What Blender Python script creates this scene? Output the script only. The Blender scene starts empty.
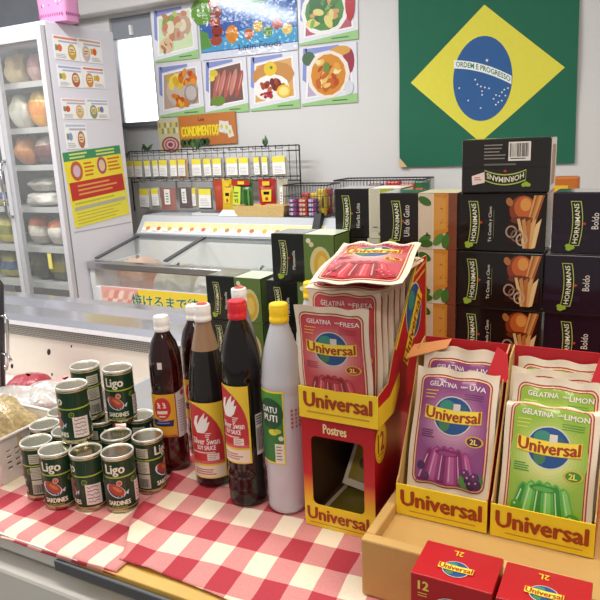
import bpy, bmesh, math, random
from math import sin, cos, pi, radians, atan2, sqrt, floor
from mathutils import Vector, Matrix
from mathutils.geometry import tessellate_polygon
random.seed(7)
SC = bpy.context.scene
COL = SC.collection

# ------------------------------------------------------------------ materials
_M = {}
def lin(h):
    h = h.lstrip('#')
    r = [int(h[i:i+2], 16) / 255 for i in (0, 2, 4)]
    return [c / 12.92 if c <= .04045 else ((c + .055) / 1.055) ** 2.4 for c in r]
def mat(hexc, rough=.5, metal=0., coat=0., vary=.06, scale=40., trans=0., emit=0., bump=0., bscale=60., alpha=1., spec=None):
    if spec is None: spec = .22 if max(lin(hexc)) < .06 else .45
    key = (hexc, rough, metal, coat, vary, scale, trans, emit, bump, bscale, alpha, spec)
    if key in _M: return _M[key]
    m = bpy.data.materials.new('surface_' + hexc.lstrip('#') + '_%d' % len(_M))
    m.use_nodes = True
    nt = m.node_tree; N = nt.nodes; L = nt.links
    b = N['Principled BSDF']
    c = lin(hexc)
    tc = N.new('ShaderNodeTexCoord')
    if vary > 0:
        nz = N.new('ShaderNodeTexNoise'); nz.inputs['Scale'].default_value = scale; nz.inputs['Detail'].default_value = 3
        L.new(tc.outputs['Object'], nz.inputs['Vector'])
        mx = N.new('ShaderNodeMix'); mx.data_type = 'RGBA'
        mx.inputs[6].default_value = [x * (1 - vary) for x in c] + [1]
        mx.inputs[7].default_value = [min(1, x * (1 + vary)) for x in c] + [1]
        L.new(nz.outputs['Fac'], mx.inputs[0]); L.new(mx.outputs[2], b.inputs['Base Color'])
    else:
        b.inputs['Base Color'].default_value = c + [1]
    b.inputs['Roughness'].default_value = rough
    b.inputs['Metallic'].default_value = metal
    b.inputs['Specular IOR Level'].default_value = spec
    b.inputs['Coat Weight'].default_value = coat
    b.inputs['Coat Roughness'].default_value = .08
    b.inputs['Transmission Weight'].default_value = trans
    b.inputs['Alpha'].default_value = alpha
    if emit:
        b.inputs['Emission Color'].default_value = c + [1]; b.inputs['Emission Strength'].default_value = emit
    if bump:
        nb = N.new('ShaderNodeTexNoise'); nb.inputs['Scale'].default_value = bscale; nb.inputs['Detail'].default_value = 2
        L.new(tc.outputs['Object'], nb.inputs['Vector'])
        bp = N.new('ShaderNodeBump'); bp.inputs['Strength'].default_value = bump; bp.inputs['Distance'].default_value = .01
        L.new(nb.outputs['Fac'], bp.inputs['Height']); L.new(bp.outputs['Normal'], b.inputs['Normal'])
    _M[key] = m
    return m
def clear(name, hexc, amount, rough=.05):
    """clear film / pane: mostly see-through with a glossy skin"""
    m = bpy.data.materials.new(name); m.use_nodes = True
    nt = m.node_tree; N = nt.nodes; L = nt.links
    b = N['Principled BSDF']; b.inputs['Base Color'].default_value = lin(hexc) + [1]
    b.inputs['Roughness'].default_value = rough
    nz = N.new('ShaderNodeTexNoise'); nz.inputs['Scale'].default_value = 30
    tc = N.new('ShaderNodeTexCoord'); L.new(tc.outputs['Object'], nz.inputs['Vector'])
    bp = N.new('ShaderNodeBump'); bp.inputs['Strength'].default_value = .15; bp.inputs['Distance'].default_value = .005
    L.new(nz.outputs['Fac'], bp.inputs['Height']); L.new(bp.outputs['Normal'], b.inputs['Normal'])
    t = N.new('ShaderNodeBsdfTransparent'); mx = N.new('ShaderNodeMixShader'); mx.inputs[0].default_value = amount
    L.new(t.outputs[0], mx.inputs[1]); L.new(b.outputs[0], mx.inputs[2]); L.new(mx.outputs[0], N['Material Output'].inputs[0])
    return m
def gradient(name, stops, z0, z1, rough=.35):
    """printed colour blend along the object's own height"""
    m = bpy.data.materials.new(name); m.use_nodes = True
    nt = m.node_tree; N = nt.nodes; L = nt.links; b = N['Principled BSDF']
    tc = N.new('ShaderNodeTexCoord'); sp = N.new('ShaderNodeSeparateXYZ'); mr = N.new('ShaderNodeMapRange'); cr = N.new('ShaderNodeValToRGB')
    mr.inputs['From Min'].default_value = z0; mr.inputs['From Max'].default_value = z1
    L.new(tc.outputs['Object'], sp.inputs[0]); L.new(sp.outputs['Z'], mr.inputs['Value']); L.new(mr.outputs[0], cr.inputs[0]); L.new(cr.outputs[0], b.inputs['Base Color'])
    e = cr.color_ramp.elements
    while len(e) < len(stops): e.new(.5)
    for k, (p, h) in enumerate(stops): e[k].position = p; e[k].color = lin(h) + [1]
    b.inputs['Roughness'].default_value = rough
    return m

# ------------------------------------------------------------------ text glyphs
_G = {}
def glyphs(s, weight=0.):
    weight = min(weight, .012)
    k = (s, weight)
    if k not in _G:
        c = bpy.data.curves.new('t', 'FONT'); c.body = s; c.offset = weight; c.resolution_u = 2
        o = bpy.data.objects.new('t', c); COL.objects.link(o); bpy.context.view_layer.update()
        me = bpy.data.meshes.new_from_object(o)
        vs = [(v.co.x, v.co.y) for v in me.vertices]; fs = [tuple(p.vertices) for p in me.polygons]
        bpy.data.objects.remove(o); bpy.data.curves.remove(c); bpy.data.meshes.remove(me)
        x0 = min(v[0] for v in vs); x1 = max(v[0] for v in vs); y0 = min(v[1] for v in vs); y1 = max(v[1] for v in vs)
        _G[k] = ([((x - x0) / (x1 - x0), (y - y0) / (y1 - y0)) for x, y in vs], fs)
    return _G[k]

# ------------------------------------------------------------------ mesh builder
class MB:
    def __init__(s): s.v = []; s.f = []; s.m = []; s.sm = []; s.mats = []
    def slot(s, m):
        if m not in s.mats: s.mats.append(m)
        return s.mats.index(m)
    def add(s, vs, fs, m, smooth=False):
        b = len(s.v); k = s.slot(m)
        s.v += [tuple(p) for p in vs]
        for f in fs: s.f.append(tuple(b + i for i in f)); s.m.append(k); s.sm.append(smooth)
        return s
    def box(s, x0, x1, y0, y1, z0, z1, m, ch=0.):
        if ch <= 0:
            vs = [(x0,y0,z0),(x1,y0,z0),(x1,y1,z0),(x0,y1,z0),(x0,y0,z1),(x1,y0,z1),(x1,y1,z1),(x0,y1,z1)]
            return s.add(vs, [(3,2,1,0),(4,5,6,7),(0,1,5,4),(1,2,6,5),(2,3,7,6),(3,0,4,7)], m)
        bm = bmesh.new(); bmesh.ops.create_cube(bm, size=1)
        for v in bm.verts: v.co = Vector(((x0+x1)/2 + v.co.x*(x1-x0), (y0+y1)/2 + v.co.y*(y1-y0), (z0+z1)/2 + v.co.z*(z1-z0)))
        bmesh.ops.bevel(bm, geom=bm.edges[:], offset=ch, segments=2, affect='EDGES', profile=.5)
        return s.bm(bm, m)
    def bm(s, bm, m, smooth=False):
        bm.verts.index_update()
        s.add([v.co.copy() for v in bm.verts], [[v.index for v in f.verts] for f in bm.faces], m, smooth); bm.free(); return s
    def quad(s, a, b, c, d, m): return s.add([a,b,c,d], [(0,1,2,3)], m)
    def prism(s, pts, fn, t0, t1, m):
        """pts: 2-D outline counter-clockwise; fn(a,b,t) places a point"""
        n = len(pts)
        vs = [fn(a,b,t0) for a,b in pts] + [fn(a,b,t1) for a,b in pts]
        tri = tessellate_polygon([[Vector((a,b,0)) for a,b in pts]])
        fs = [tuple(t) for t in tri] + [tuple(n+i for i in reversed(t)) for t in tri]
        fs += [(i,(i+1)%n,n+(i+1)%n,n+i) for i in range(n)]
        bm = bmesh.new(); bv = [bm.verts.new(v) for v in vs]
        for f in fs:
            try: bm.faces.new([bv[i] for i in f])
            except ValueError: pass
        bmesh.ops.recalc_face_normals(bm, faces=bm.faces[:])
        return s.bm(bm, m)
    def lathe(s, prof, m, c=(0,0,0), seg=32, sq=None, cap0=True, cap1=True):
        n = len(prof); vs = []; fs = []
        for r, z in prof:
            q = sq(z) if sq else 0
            for k in range(seg):
                a = 2*pi*k/seg
                g = 1.
                if q: g = 1 + q*((abs(cos(a+pi/4))**4 + abs(sin(a+pi/4))**4) - .75)
                vs.append((c[0]+r*g*cos(a), c[1]+r*g*sin(a), c[2]+z))
        for i in range(n-1):
            for k in range(seg):
                k2 = (k+1) % seg
                fs.append((i*seg+k, i*seg+k2, (i+1)*seg+k2, (i+1)*seg+k))
        s.add(vs, fs, m, True)
        if cap0: s.add(vs[:seg], [tuple(reversed(range(seg)))], m)
        if cap1: s.add(vs[-seg:], [tuple(range(seg))], m)
        return s
    def tube(s, path, r, m, seg=6):
        P = [Vector(p) for p in path]; n = len(P); vs = []; fs = []
        for i, p in enumerate(P):
            d = (P[min(i+1,n-1)] - P[max(i-1,0)]).normalized()
            a = d.orthogonal().normalized() if i == 0 else (a - d*a.dot(d)).normalized()
            b = d.cross(a)
            for k in range(seg):
                t = 2*pi*k/seg; vs.append(p + a*(r*cos(t)) + b*(r*sin(t)))
        for i in range(n-1):
            for k in range(seg):
                k2 = (k+1)%seg; fs.append((i*seg+k, i*seg+k2, (i+1)*seg+k2, (i+1)*seg+k))
        fs += [tuple(reversed(range(seg))), tuple(range((n-1)*seg, n*seg))]
        return s.add(vs, fs, m, True)
    def grid(s, fn, nu, nv, m, smooth=True, closed=False):
        vs = [fn(i/nu, j/nv) for j in range(nv+1) for i in range(nu+1)]
        fs = [(j*(nu+1)+i, j*(nu+1)+i+1, (j+1)*(nu+1)+i+1, (j+1)*(nu+1)+i) for j in range(nv) for i in range(nu)]
        return s.add(vs, fs, m, smooth)
    def build(s, name, parent=None, loc=(0,0,0), rot=(0,0,0), **tags):
        me = bpy.data.meshes.new(name); me.from_pydata(s.v, [], s.f)
        for m in s.mats: me.materials.append(m)
        me.polygons.foreach_set('material_index', s.m); me.polygons.foreach_set('use_smooth', s.sm)
        me.update()
        o = bpy.data.objects.new(name, me); COL.objects.link(o)
        if parent: o.parent = parent
        o.location = loc; o.rotation_euler = rot
        tag(o, **tags)
        return o

def tag(o, label=None, cat=None, group=None, kind=None):
    if label: o['label'] = label
    if cat: o['category'] = cat
    if group: o['group'] = group
    if kind: o['kind'] = kind
    return o
def empty(name, loc=(0,0,0), rot=(0,0,0), **tags):
    o = bpy.data.objects.new(name, None); COL.objects.link(o); o.location = loc; o.rotation_euler = rot
    o.empty_display_size = .02
    return tag(o, **tags)
def copy_tree(o, parent=None):
    c = o.copy(); COL.objects.link(c)
    if parent: c.parent = parent
    for ch in o.children: copy_tree(ch, c)
    return c

# ------------------------------------------------------------------ flat / wrapped artwork
def plane(o, U, V, step=None):
    o = Vector(o); U = Vector(U).normalized(); V = Vector(V).normalized(); N = U.cross(V)
    return lambda u, v, f: o + U*u + V*v + N*f
def cyl(c, rf, phi):
    r = rf if callable(rf) else (lambda z: rf)
    R = r(0) if not callable(rf) else None
    return lambda u, v, f: Vector((c[0] + (r(v)+f)*cos(phi + u/r(v)), c[1] + (r(v)+f)*sin(phi + u/r(v)), c[2] + v))
def rr(x0, y0, x1, y1, r, n=4):
    pts = []
    for cx, cy, a in ((x1-r,y0+r,-90),(x1-r,y1-r,0),(x0+r,y1-r,90),(x0+r,y0+r,180)):
        for k in range(n+1):
            t = radians(a + 90*k/n); pts.append((cx+r*cos(t), cy+r*sin(t)))
    return pts
def ell(cx, cy, rx, ry, n=20, a0=0, a1=360, rot=0):
    full = a1-a0 >= 360; k = n if full else n+1
    p = [(rx*cos(radians(a0+(a1-a0)*i/n)), ry*sin(radians(a0+(a1-a0)*i/n))) for i in range(k)]
    c, s_ = cos(rot), sin(rot)
    return [(cx + x*c - y*s_, cy + x*s_ + y*c) for x, y in p]
class Art:
    STEP = .00022
    def __init__(s, mb, fn, sub=0.): s.mb = mb; s.fn = fn; s.sub = sub; s.tf = None
    def _put(s, vs, fs, m, layer):
        if s.tf: vs = [s.tf(*p) for p in vs]
        if s.sub:
            bm = bmesh.new(); bv = [bm.verts.new((x, y, 0)) for x, y in vs]
            for f in fs:
                try: bm.faces.new([bv[i] for i in f])
                except ValueError: pass
            bmesh.ops.triangulate(bm, faces=[f for f in bm.faces if len(f.verts) > 3])
            for _ in range(6):
                e = [e for e in bm.edges if e.calc_length() > s.sub]
                if not e: break
                bmesh.ops.subdivide_edges(bm, edges=e, cuts=1, use_grid_fill=False)
                bmesh.ops.triangulate(bm, faces=[f for f in bm.faces if len(f.verts) > 3])
            bm.verts.index_update()
            vs = [(v.co.x, v.co.y) for v in bm.verts]; fs = [[v.index for v in f.verts] for f in bm.faces]; bm.free()
        s.mb.add([s.fn(x, y, layer*s.STEP) for x, y in vs], fs, m, bool(s.sub))
        return s
    def poly(s, pts, m, layer=1):
        a = sum(pts[i][0]*pts[(i+1)%len(pts)][1] - pts[(i+1)%len(pts)][0]*pts[i][1] for i in range(len(pts)))
        if a < 0: pts = pts[::-1]
        tri = tessellate_polygon([[Vector((x, y, 0)) for x, y in pts]])
        fs = []
        for t in tri:
            (ax,ay),(bx,by),(cx,cy) = (pts[i] for i in t)
            fs.append(tuple(t) if (bx-ax)*(cy-ay)-(cx-ax)*(by-ay) >= 0 else tuple(reversed(t)))
        return s._put(pts, fs, m, layer)
    def rect(s, x0, y0, x1, y1, m, layer=1): return s._put([(x0,y0),(x1,y0),(x1,y1),(x0,y1)], [(0,1,2,3)], m, layer)
    def disc(s, cx, cy, rx, ry, m, layer=1, **k): return s.poly(ell(cx, cy, rx, ry, **k), m, layer)
    def ring(s, outer, inner, m, layer=1):
        n = len(outer); return s._put(outer + inner, [(i, (i+1)%n, n+(i+1)%n, n+i) for i in range(n)], m, layer)
    def text(s, t, u, v, w, h, m, layer=2, weight=.03, rot=0., bend=0.):
        """text centred on (u,v), w wide and h tall, optionally turned or bent along a parabola"""
        vs, fs = glyphs(t, 0.); c, q = cos(rot), sin(rot); e = min(weight, .05)*h*1.1
        for k, (dx, dy) in enumerate(((-e,0),(e,0),(0,e*.6),(0,-e*.6)) if weight > .015 else ((0,0),)):
            out = []
            for x, y in vs:
                a = (x-.5)*(w-2*e) + dx; b = (y-.5)*(h-1.2*e) + dy + bend*a*a
                out.append((u + a*c - b*q, v + a*q + b*c))
            s._put(out, fs, m, layer + .07*k)
        return s
    def lines(s, x0, y0, x1, y1, n, m, layer=2, fill=.45, jit=.3):
        """rows of fine print too small to read"""
        st = (y1-y0)/n
        for k in range(n):
            yy = y0 + st*(k+.5); e = x1 - random.random()*jit*(x1-x0)
            s.rect(x0, yy-st*fill/2, e, yy+st*fill/2, m, layer)
        return s
    def bars(s, x0, y0, x1, y1, n, m, layer=2):
        x = x0
        for k in range(n):
            w = (x1-x0)/n; s.rect(x, y0, x + w*random.choice((.3,.5,.7)), y1, m, layer); x += w
        return s

WHITE = mat('f2f0ee', .45); PAPER = mat('f4f2ee', .6); INK = mat('2a2622', .5); BLACK = mat('1b1917', .35)
STEEL = mat('c9c9cc', .22, 1., vary=.04); CHROME = mat('d9dade', .12, 1., vary=.03); WIRE = mat('55565a', .35, .8)
RED = mat('c41e28', .35); YEL = mat('f5d32d', .38); BRED = mat('a03a18', .4); KRAFT = mat('c39c5c', .75, bump=.05, bscale=200)
GREY = mat('a9a9ab', .45)
# ------------------------------------------------------------------ camera
cam = bpy.data.cameras.new('camera'); co = bpy.data.objects.new('camera', cam); COL.objects.link(co); SC.camera = co
PITCH, ROLL, YAW = radians(13.7), radians(2.46), radians(28)
Rz = Matrix.Rotation(YAW, 3, 'Z')
fw = Rz @ Vector((0, cos(PITCH), -sin(PITCH))); r0 = Rz @ Vector((1,0,0)); d0 = fw.cross(r0)
rt = r0*cos(ROLL) + d0*sin(ROLL); dn = d0*cos(ROLL) - r0*sin(ROLL)
mw = Matrix(((rt.x,-dn.x,-fw.x,0),(rt.y,-dn.y,-fw.y,0),(rt.z,-dn.z,-fw.z,1.45),(0,0,0,1)))
co.matrix_world = mw
cam.sensor_width = 36; cam.lens = 38.88; cam.clip_start = .02

# ------------------------------------------------------------------ light
w = bpy.data.worlds.new('shop_ambient_fill'); SC.world = w; w.use_nodes = True  # even ambient fill added around the open room, no single source
w.node_tree.nodes['Background'].inputs[0].default_value = (1.0, .97, .94, 1); w.node_tree.nodes['Background'].inputs[1].default_value = .36
def lamp(name, loc, sx, sy, power, col, rot=(0,0,0)):
    l = bpy.data.lights.new(name, 'AREA'); l.shape = 'RECTANGLE'; l.size = sx; l.size_y = sy; l.energy = power; l.color = col
    o = bpy.data.objects.new(name, l); COL.objects.link(o); o.location = loc; o.rotation_euler = rot
lamp('ceiling_tube_light', (-3.4,.3,2.7), .4, 1.7, 50, (.95,.98,1))
lamp('ceiling_tube_light', (-1.9,1.4,2.7), 1.3, .25, 46, (.97,.98,1))
lamp('ceiling_tube_light', (-.6,.5,2.7), 1.3, .25, 17, (1,.95,.86))
lamp('ceiling_tube_light', (.9,.9,2.6), 1.3, .25, 20, (1,.86,.68))
lamp('ceiling_tube_light', (.1,-1.0,2.6), 1.3, .25, 15, (1,.9,.76))

# ------------------------------------------------------------------ room shell
WALLM = mat('d9d7d4', .7, vary=.02, scale=6)
S = dict(kind='structure')
MB().box(-5,2.5,-2.5,3.2,-.1,0, mat('8d8a86', .4, vary=.15, scale=3)).build('floor', **S)
wb = MB()
for x0,x1,z0,z1 in ((-5,-2.74,0,2.8),(-2.44,2.5,0,2.8),(-2.74,-2.44,0,1.40),(-2.74,-2.44,2.17,2.8)): wb.box(x0,x1,3.0,3.1,z0,z1,WALLM)
wb.build('wall_back', **S)
MB().box(-5.1,-5,-2.5,3.2,0,2.8,WALLM).build('wall_left', **S)
# window beside the tall refrigerator
fr = MB(); FM = mat('b9bcc2', .4)
fr.box(-2.74,-2.44,3.02,3.06,2.055,2.17, mat('8f939b', .4))
fr.box(-2.74,-2.715,3.02,3.06,1.40,2.06,FM).box(-2.465,-2.44,3.02,3.06,1.40,2.06,FM)
fr.box(-2.74,-2.44,3.0,3.06,1.575,1.60,mat('6c7078',.4)).box(-2.74,-2.44,3.02,3.06,1.40,1.43,FM)
fr.box(-2.60,-2.585,3.0,3.02,2.07,2.12,PAPER)
fr.build('window_1', **S)
MB().box(-2.72,-2.46,3.035,3.045,1.60,2.056, mat('f6fbff', .3, emit=2.2)).build('window_2', **S)
MB().box(-2.72,-2.46,3.035,3.045,1.43,1.576, mat('c6c8cc', .5)).build('window_3', **S)
MB().box(-3.05,-2.10,2.90,3.0,2.185,2.27, mat('d2cdca', .5), .006).build('trim_1', **S)
MB().box(-5,-2.98,2.93,3.0,1.9,2.75, mat('85888f', .5, vary=.15, scale=8)).build('trim_2', **S)

# ------------------------------------------------------------------ wall posters
PB = mat('8d97cf', .25); PG = mat('9fc98a', .25); PW = mat('e6e6ee', .22, coat=.6)
def food(a, spec):
    for k, it in enumerate(spec):
        c = mat(it[0], .3)
        if it[1] == 'e': a.disc(it[2], it[3], it[4], it[5], c, 3+k*.5, n=14, rot=it[6] if len(it) > 6 else 0)
        else: a.poly(it[1], c, 3+k*.5)
def poster(x0, x1, z0, z1, label, spec, base='d9dbe6', tilt=0.):
    mb = MB(); W = x1-x0; H = z1-z0
    mb.box(0, W, 0, .002, 0, H, PW)
    a = Art(mb, plane((0,-.0003,0),(1,0,0),(0,0,1)))
    a.poly([(0,.0),(W,0),(W,H*.16),(0,H*.04)], PG, 1)
    a.poly([(.01,H*.45),(.03,H*.4),(.04,H*.98),(.02,H*.98)], PB, 1)
    a.poly([(W*.12,H*.86),(W*.7,H*.93),(W*.7,H*.98),(W*.1,H*.97)], PB, 1)
    q = [(W*.08,H*.12),(W*.93,H*.2),(W*.9,H*.93),(W*.14,H*.84)]
    a.poly(q, WHITE, 1.5)
    ins = [(W*.5+(x-W*.5)*.92, H*.52+(y-H*.52)*.92) for x, y in q]
    a.poly(ins, mat(base, .3), 2)
    food(a, [(s[0], s[1], *([s[2]*W, s[3]*H, s[4]*W, s[5]*H] + list(s[6:]))) for s in spec])
    a.lines(W*.56, H*.045, W*.88, H*.075, 1, mat('4c7a3e', .4), 3, fill=.7)
    return mb.build('food_poster', loc=(x0,2.994,z0), rot=(0,tilt,0), label=label, cat='poster', group='food posters on the back wall')
def blob(n, cols, cx, cy, sx, sy, r0, r1, seed):
    R = random.Random(seed); out = []
    for k in range(n):
        r = R.uniform(r0, r1); out.append((R.choice(cols), 'e', cx+R.uniform(-sx,sx), cy+R.uniform(-sy,sy), r, r*R.uniform(.5,.9), R.uniform(0,3)))
    return out
poster(-2.43,-2.135,1.905,2.175,'food poster with shredded salad and green lettering above the platter of yellow fries',
  [('c3a08a','e',.55,.62,.34,.26)] + blob(22,['b8c46a','d8c9a0','c77f62','86a345','e3d7b8'],.55,.62,.24,.24,.05,.12,1) + [('d8c3a0','e',.3,.3,.16,.14)] + blob(12,['b57455','d9b48c','8f5a44'],.3,.3,.1,.1,.03,.06,2), 'cfe0b4')
poster(-2.43,-2.125,1.615,1.887,'food poster with yellow fries and red stew beside a glass bowl',
  [('c9b8a8','e',.55,.5,.36,.34)] + blob(10,['e3c13a','f0d660','d9b12c'],.4,.66,.16,.1,.07,.1,3) + blob(14,['d9762e','c2502a','e39a3e'],.68,.7,.16,.12,.05,.1,4) + blob(12,['d47a28','e8a83a','b8531f'],.5,.3,.18,.1,.05,.09,5) + [('9d8d88','e',.75,.42,.15,.18),('c4b9b4','e',.75,.43,.12,.14)], 'b9a192')
poster(-2.115,-1.845,1.615,1.885,'food poster with rows of grilled pink sausages',
  [('6f8d3c','e',.3,.24,.18,.1)] + [(c,'e',.3+.13*k,.52+.04*(k%2),.06,.26,-.35) for k, c in enumerate(('b86a60','c47a6c','b5635a','c98576','b0584f'))] + [('d3a095','e',.33+.13*k,.56,.012,.16,-.35) for k in range(5)] + [('d9c23c','e',.25,.75,.1,.07),('e8d45a','e',.2,.66,.07,.05)], '7a5a52')
poster(-1.835,-1.545,1.615,1.883,'food poster with a skewer of meat, lemon slice and yellow pepper on a board',
  [('c98d4a','e',.5,.62,.42,.24),('f2f0ea','e',.45,.4,.36,.24),('e5c42c','e',.45,.74,.13,.13),('5f8a2a','e',.47,.76,.03,.03)] + blob(16,['8f3426','a8482c','c4663a','6e2a20'],.5,.45,.22,.08,.04,.08,6) + [('f0c22e','e',.7,.32,.14,.12),('f7e08a','e',.7,.32,.1,.08)] + blob(8,['b5273a','7c2a3a'],.35,.3,.1,.06,.03,.05,7), 'd9a866')
poster(-1.535,-1.235,1.622,1.895,'food poster with a round dish of orange stew at the lower end of the rows',
  [('4a6b4a','e',.16,.8,.12,.12),('9b3a46','e',.86,.7,.1,.22),('d9a04a','e',.72,.88,.18,.08),('f0e3d8','e',.5,.5,.38,.4),('d48a2e','e',.5,.5,.31,.35)] + blob(26,['e0a03c','c4622a','e8c06a','b84a24','f0dca0','6f8d3c'],.5,.52,.18,.22,.05,.1,8) + [('d6d9dd','e',.86,.26,.08,.12)], 'b9a9c4')
poster(-1.535,-1.225,1.905,2.16,'food poster with a white bowl of green salad beside a red drink',
  [('f0eeea','e',.45,.55,.4,.42),('4f8a3a','e',.45,.55,.33,.34)] + blob(24,['3f7d2f','7ab04a','e0d27a','d69a6a','2f6a34'],.44,.55,.2,.22,.06,.12,9) + [('b8202c','e',.88,.62,.08,.3)], 'b85a6a')
# wide blue poster in the top row
mb = MB(); W, H = .575, .31
mb.box(0,W,0,.002,0,H, mat('3d6ab0', .08, coat=1., bump=.9, bscale=16))
a = Art(mb, plane((0,-.0003,0),(1,0,0),(0,0,1)))
GL = dict(rough=.08, coat=1., bump=.9, bscale=16)
a.rect(0,0,W,.035, mat('dfe3f0', **GL),1).poly([(0,.04),(W,.04),(W,.10),(.3,.13),(0,.08)], mat('4fa3cf', **GL),1)
a.poly([(0,.05),(.07,.06),(.05,.13),(0,.15)], mat('5f9a4a', **GL), 1.5).disc(.02,.24,.07,.07, mat('6b9a3a', **GL),1.5,n=9)
for k in range(5): a.disc(.10+.01*(k%2), .09+.045*k, .038, .026, mat(('a8503c','8f3f34')[k%2], **GL), 2, n=12)
a.disc(.20,.11,.04,.045, mat('d98a2a', **GL),2,n=9)
for k in range(5): a.disc(.30+.055*k,.1+.03*(k%2),.03,.026, mat(('c4622a','d9b04a','5f8a3a','b0402c','e0c060')[k], **GL),2,n=10)
a.text('Latin Foods', .36, .043, .25, .032, mat('23355e',.4), 3, weight=.01)
a.lines(.24,.235,.42,.262,1,mat('3f8a6a',**GL),3,fill=.7).lines(.26,.275,.44,.31,1,mat('b5605a',**GL),3,fill=.6)
mb.build('food_poster', loc=(-2.118,2.994,1.889), label='wide blue food poster with shiny glare in the top row', cat='poster', group='food posters on the back wall')

# spice sign and flower picture below the posters
mb = MB(); W, H = .375, .163
mb.box(0,W,0,.003,0,H, mat('c4763a', .45))
a = Art(mb, plane((0,-.0003,0),(1,0,0),(0,0,1)))
a.rect(.012,.045,.268,.105,mat('d8a23a',.4),1)
a.text('CONDIMENTOS', .143, .074, .25, .055, mat('c45a22',.4), 2, weight=.05)
a.text('CONDIMENTOS', .140, .077, .25, .055, mat('f3df2e',.4), 3, weight=.04)
a.text('Los', .155, .137, .04, .018, mat('5a2a18',.4), 2)
for k, (x, y, r) in enumerate(((.285,.09,-.2),(.315,.085,.1),(.335,.062,.25))):
    q = [(-.018,-.03),(.018,-.03),(.018,.03),(-.018,.03)]
    q = [(x+u*cos(r)-v*sin(r), y+u*sin(r)+v*cos(r)) for u, v in q]
    a.poly(q, mat('dfe0da',.3), 2+k*.5); a.disc(x, y, .009, .012, mat('d6c64a',.4), 3.9, n=10)
for k in range(7): a.disc(.02+.027*k, .018, .02, .02, mat(('39502e','4f6a38','2f4228')[k%3],.4), 3, n=9)
mb.build('spice_sign', loc=(-2.30,2.988,1.452), rot=(0,radians(-1),0), label='orange sign with yellow lettering hanging above the spice bags', cat='sign')
mb = MB(); W, H = .15, .19
mb.box(0,W,0,.003,0,H, mat('c9c2a0', .5))
a = Art(mb, plane((0,-.0003,0),(1,0,0),(0,0,1)))
for k in range(14): a.rect(.006+.02*(k%7), .11+.035*(k//7), .02+.02*(k%7), .14+.03*(k//7), mat(('d9c84a','8f8a5a','e3dc9a','a89a5a')[k%4],.5), 1.5)
for k, (r, c) in enumerate(((.062,'8f4a4a'),(.05,'d9a8a0'),(.039,'96505a'),(.029,'e0b8b0'),(.018,'8a4450'))): a.disc(.08,.05,r,r*.72, mat(c,.5), 2+k*.4, n=18)
mb.build('flower_picture', loc=(-2.45,2.990,1.415), label='small picture of a pale rose under yellow print beside the orange sign', cat='picture')

# ------------------------------------------------------------------ flag
FGm = mat('18654a', .75, vary=.05, scale=12); FYm = mat('e3d94a', .75, vary=.04); FBm = mat('2b5c96', .7)
FW, FH = .765, .77
def flag_fn(u, v, f):
    return Vector((u*(1-.025*v/FH), -.004 - f - .006*sin(u*9+v*2)*(.35+.65*v/FH)*.6 - .0035*sin(v*11+u*4), v))
mb = MB(); mb.grid(lambda s_, t: flag_fn(s_*FW, t*FH, 0), 40, 40, FGm)
mb.grid(lambda s_, t: flag_fn((1-s_)*FW, t*FH, -.0012), 40, 40, FGm)
a = Art(mb, flag_fn, .03); a.STEP = .0006
DC = (.385, .385)
a.poly([(.055,.375),(.375,.10),(.717,.385),(.385,.665)], FYm, 1)
a.disc(DC[0]-.006,.366,.128,.175, FBm, 2, n=40)
arc = [( -.1245+.249*k/12) for k in range(13)]
up = lambda x: .040 - .24*x - 1.0*(x+.05)**2
a.poly([(DC[0]-.006+x, .374+up(x)+.012+.004) for x in arc] + [(DC[0]-.006+x, .374+up(x)-.018) for x in arc[::-1]], mat('eef0ee',.7), 3)
s0 = 'ORDEM E PROGRESSO'
gv, gf = glyphs(s0, .02)
a._put([(DC[0]-.006-.115+.235*x, .374+up(-.115+.235*x)-.011+.022*y) for x, y in gv], gf, mat('2f7a50',.7), 4)
R = random.Random(3)
for x, y in [(.02,.075),(-.03,.0),(-.1,-.03),(-.005,-.03),(.0,-.05),(.012,-.035),(.0,-.065),(.03,-.04),(-.06,-.085),(-.005,-.12),(.05,-.085),(.06,-.07),(.075,-.075),(.085,-.06),(.07,-.1),(.095,-.05),(.1,-.075),(.06,-.11),(.085,-.095),(.11,-.045),(-.02,-.02)]:
    p = []
    for k in range(10):
        r = (.0075 if y > .05 else .005)*(1 if k % 2 == 0 else .45); t = pi/2 + k*pi/5; p.append((DC[0]-.006+x+r*cos(t), .366+y+r*sin(t)))
    a.poly(p, WHITE, 3.5)
flag = mb.build('flag', loc=(-1.025,2.992,1.315), label='large green national flag with yellow diamond and blue starry disc on the wall', cat='flag')
mb = MB(); mb.add([(0,-.009,0),(.04,-.009,0),(.0,-.009,.045),(0,-.0135,0),(.04,-.0135,0),(.0,-.0135,.045)], [(0,2,1),(3,4,5),(0,1,4,3),(1,2,5,4),(2,0,3,5)], mat('d6b98c',.4)); mb.build('corner_tape', flag, label='tan tape on the flag corner')
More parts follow.
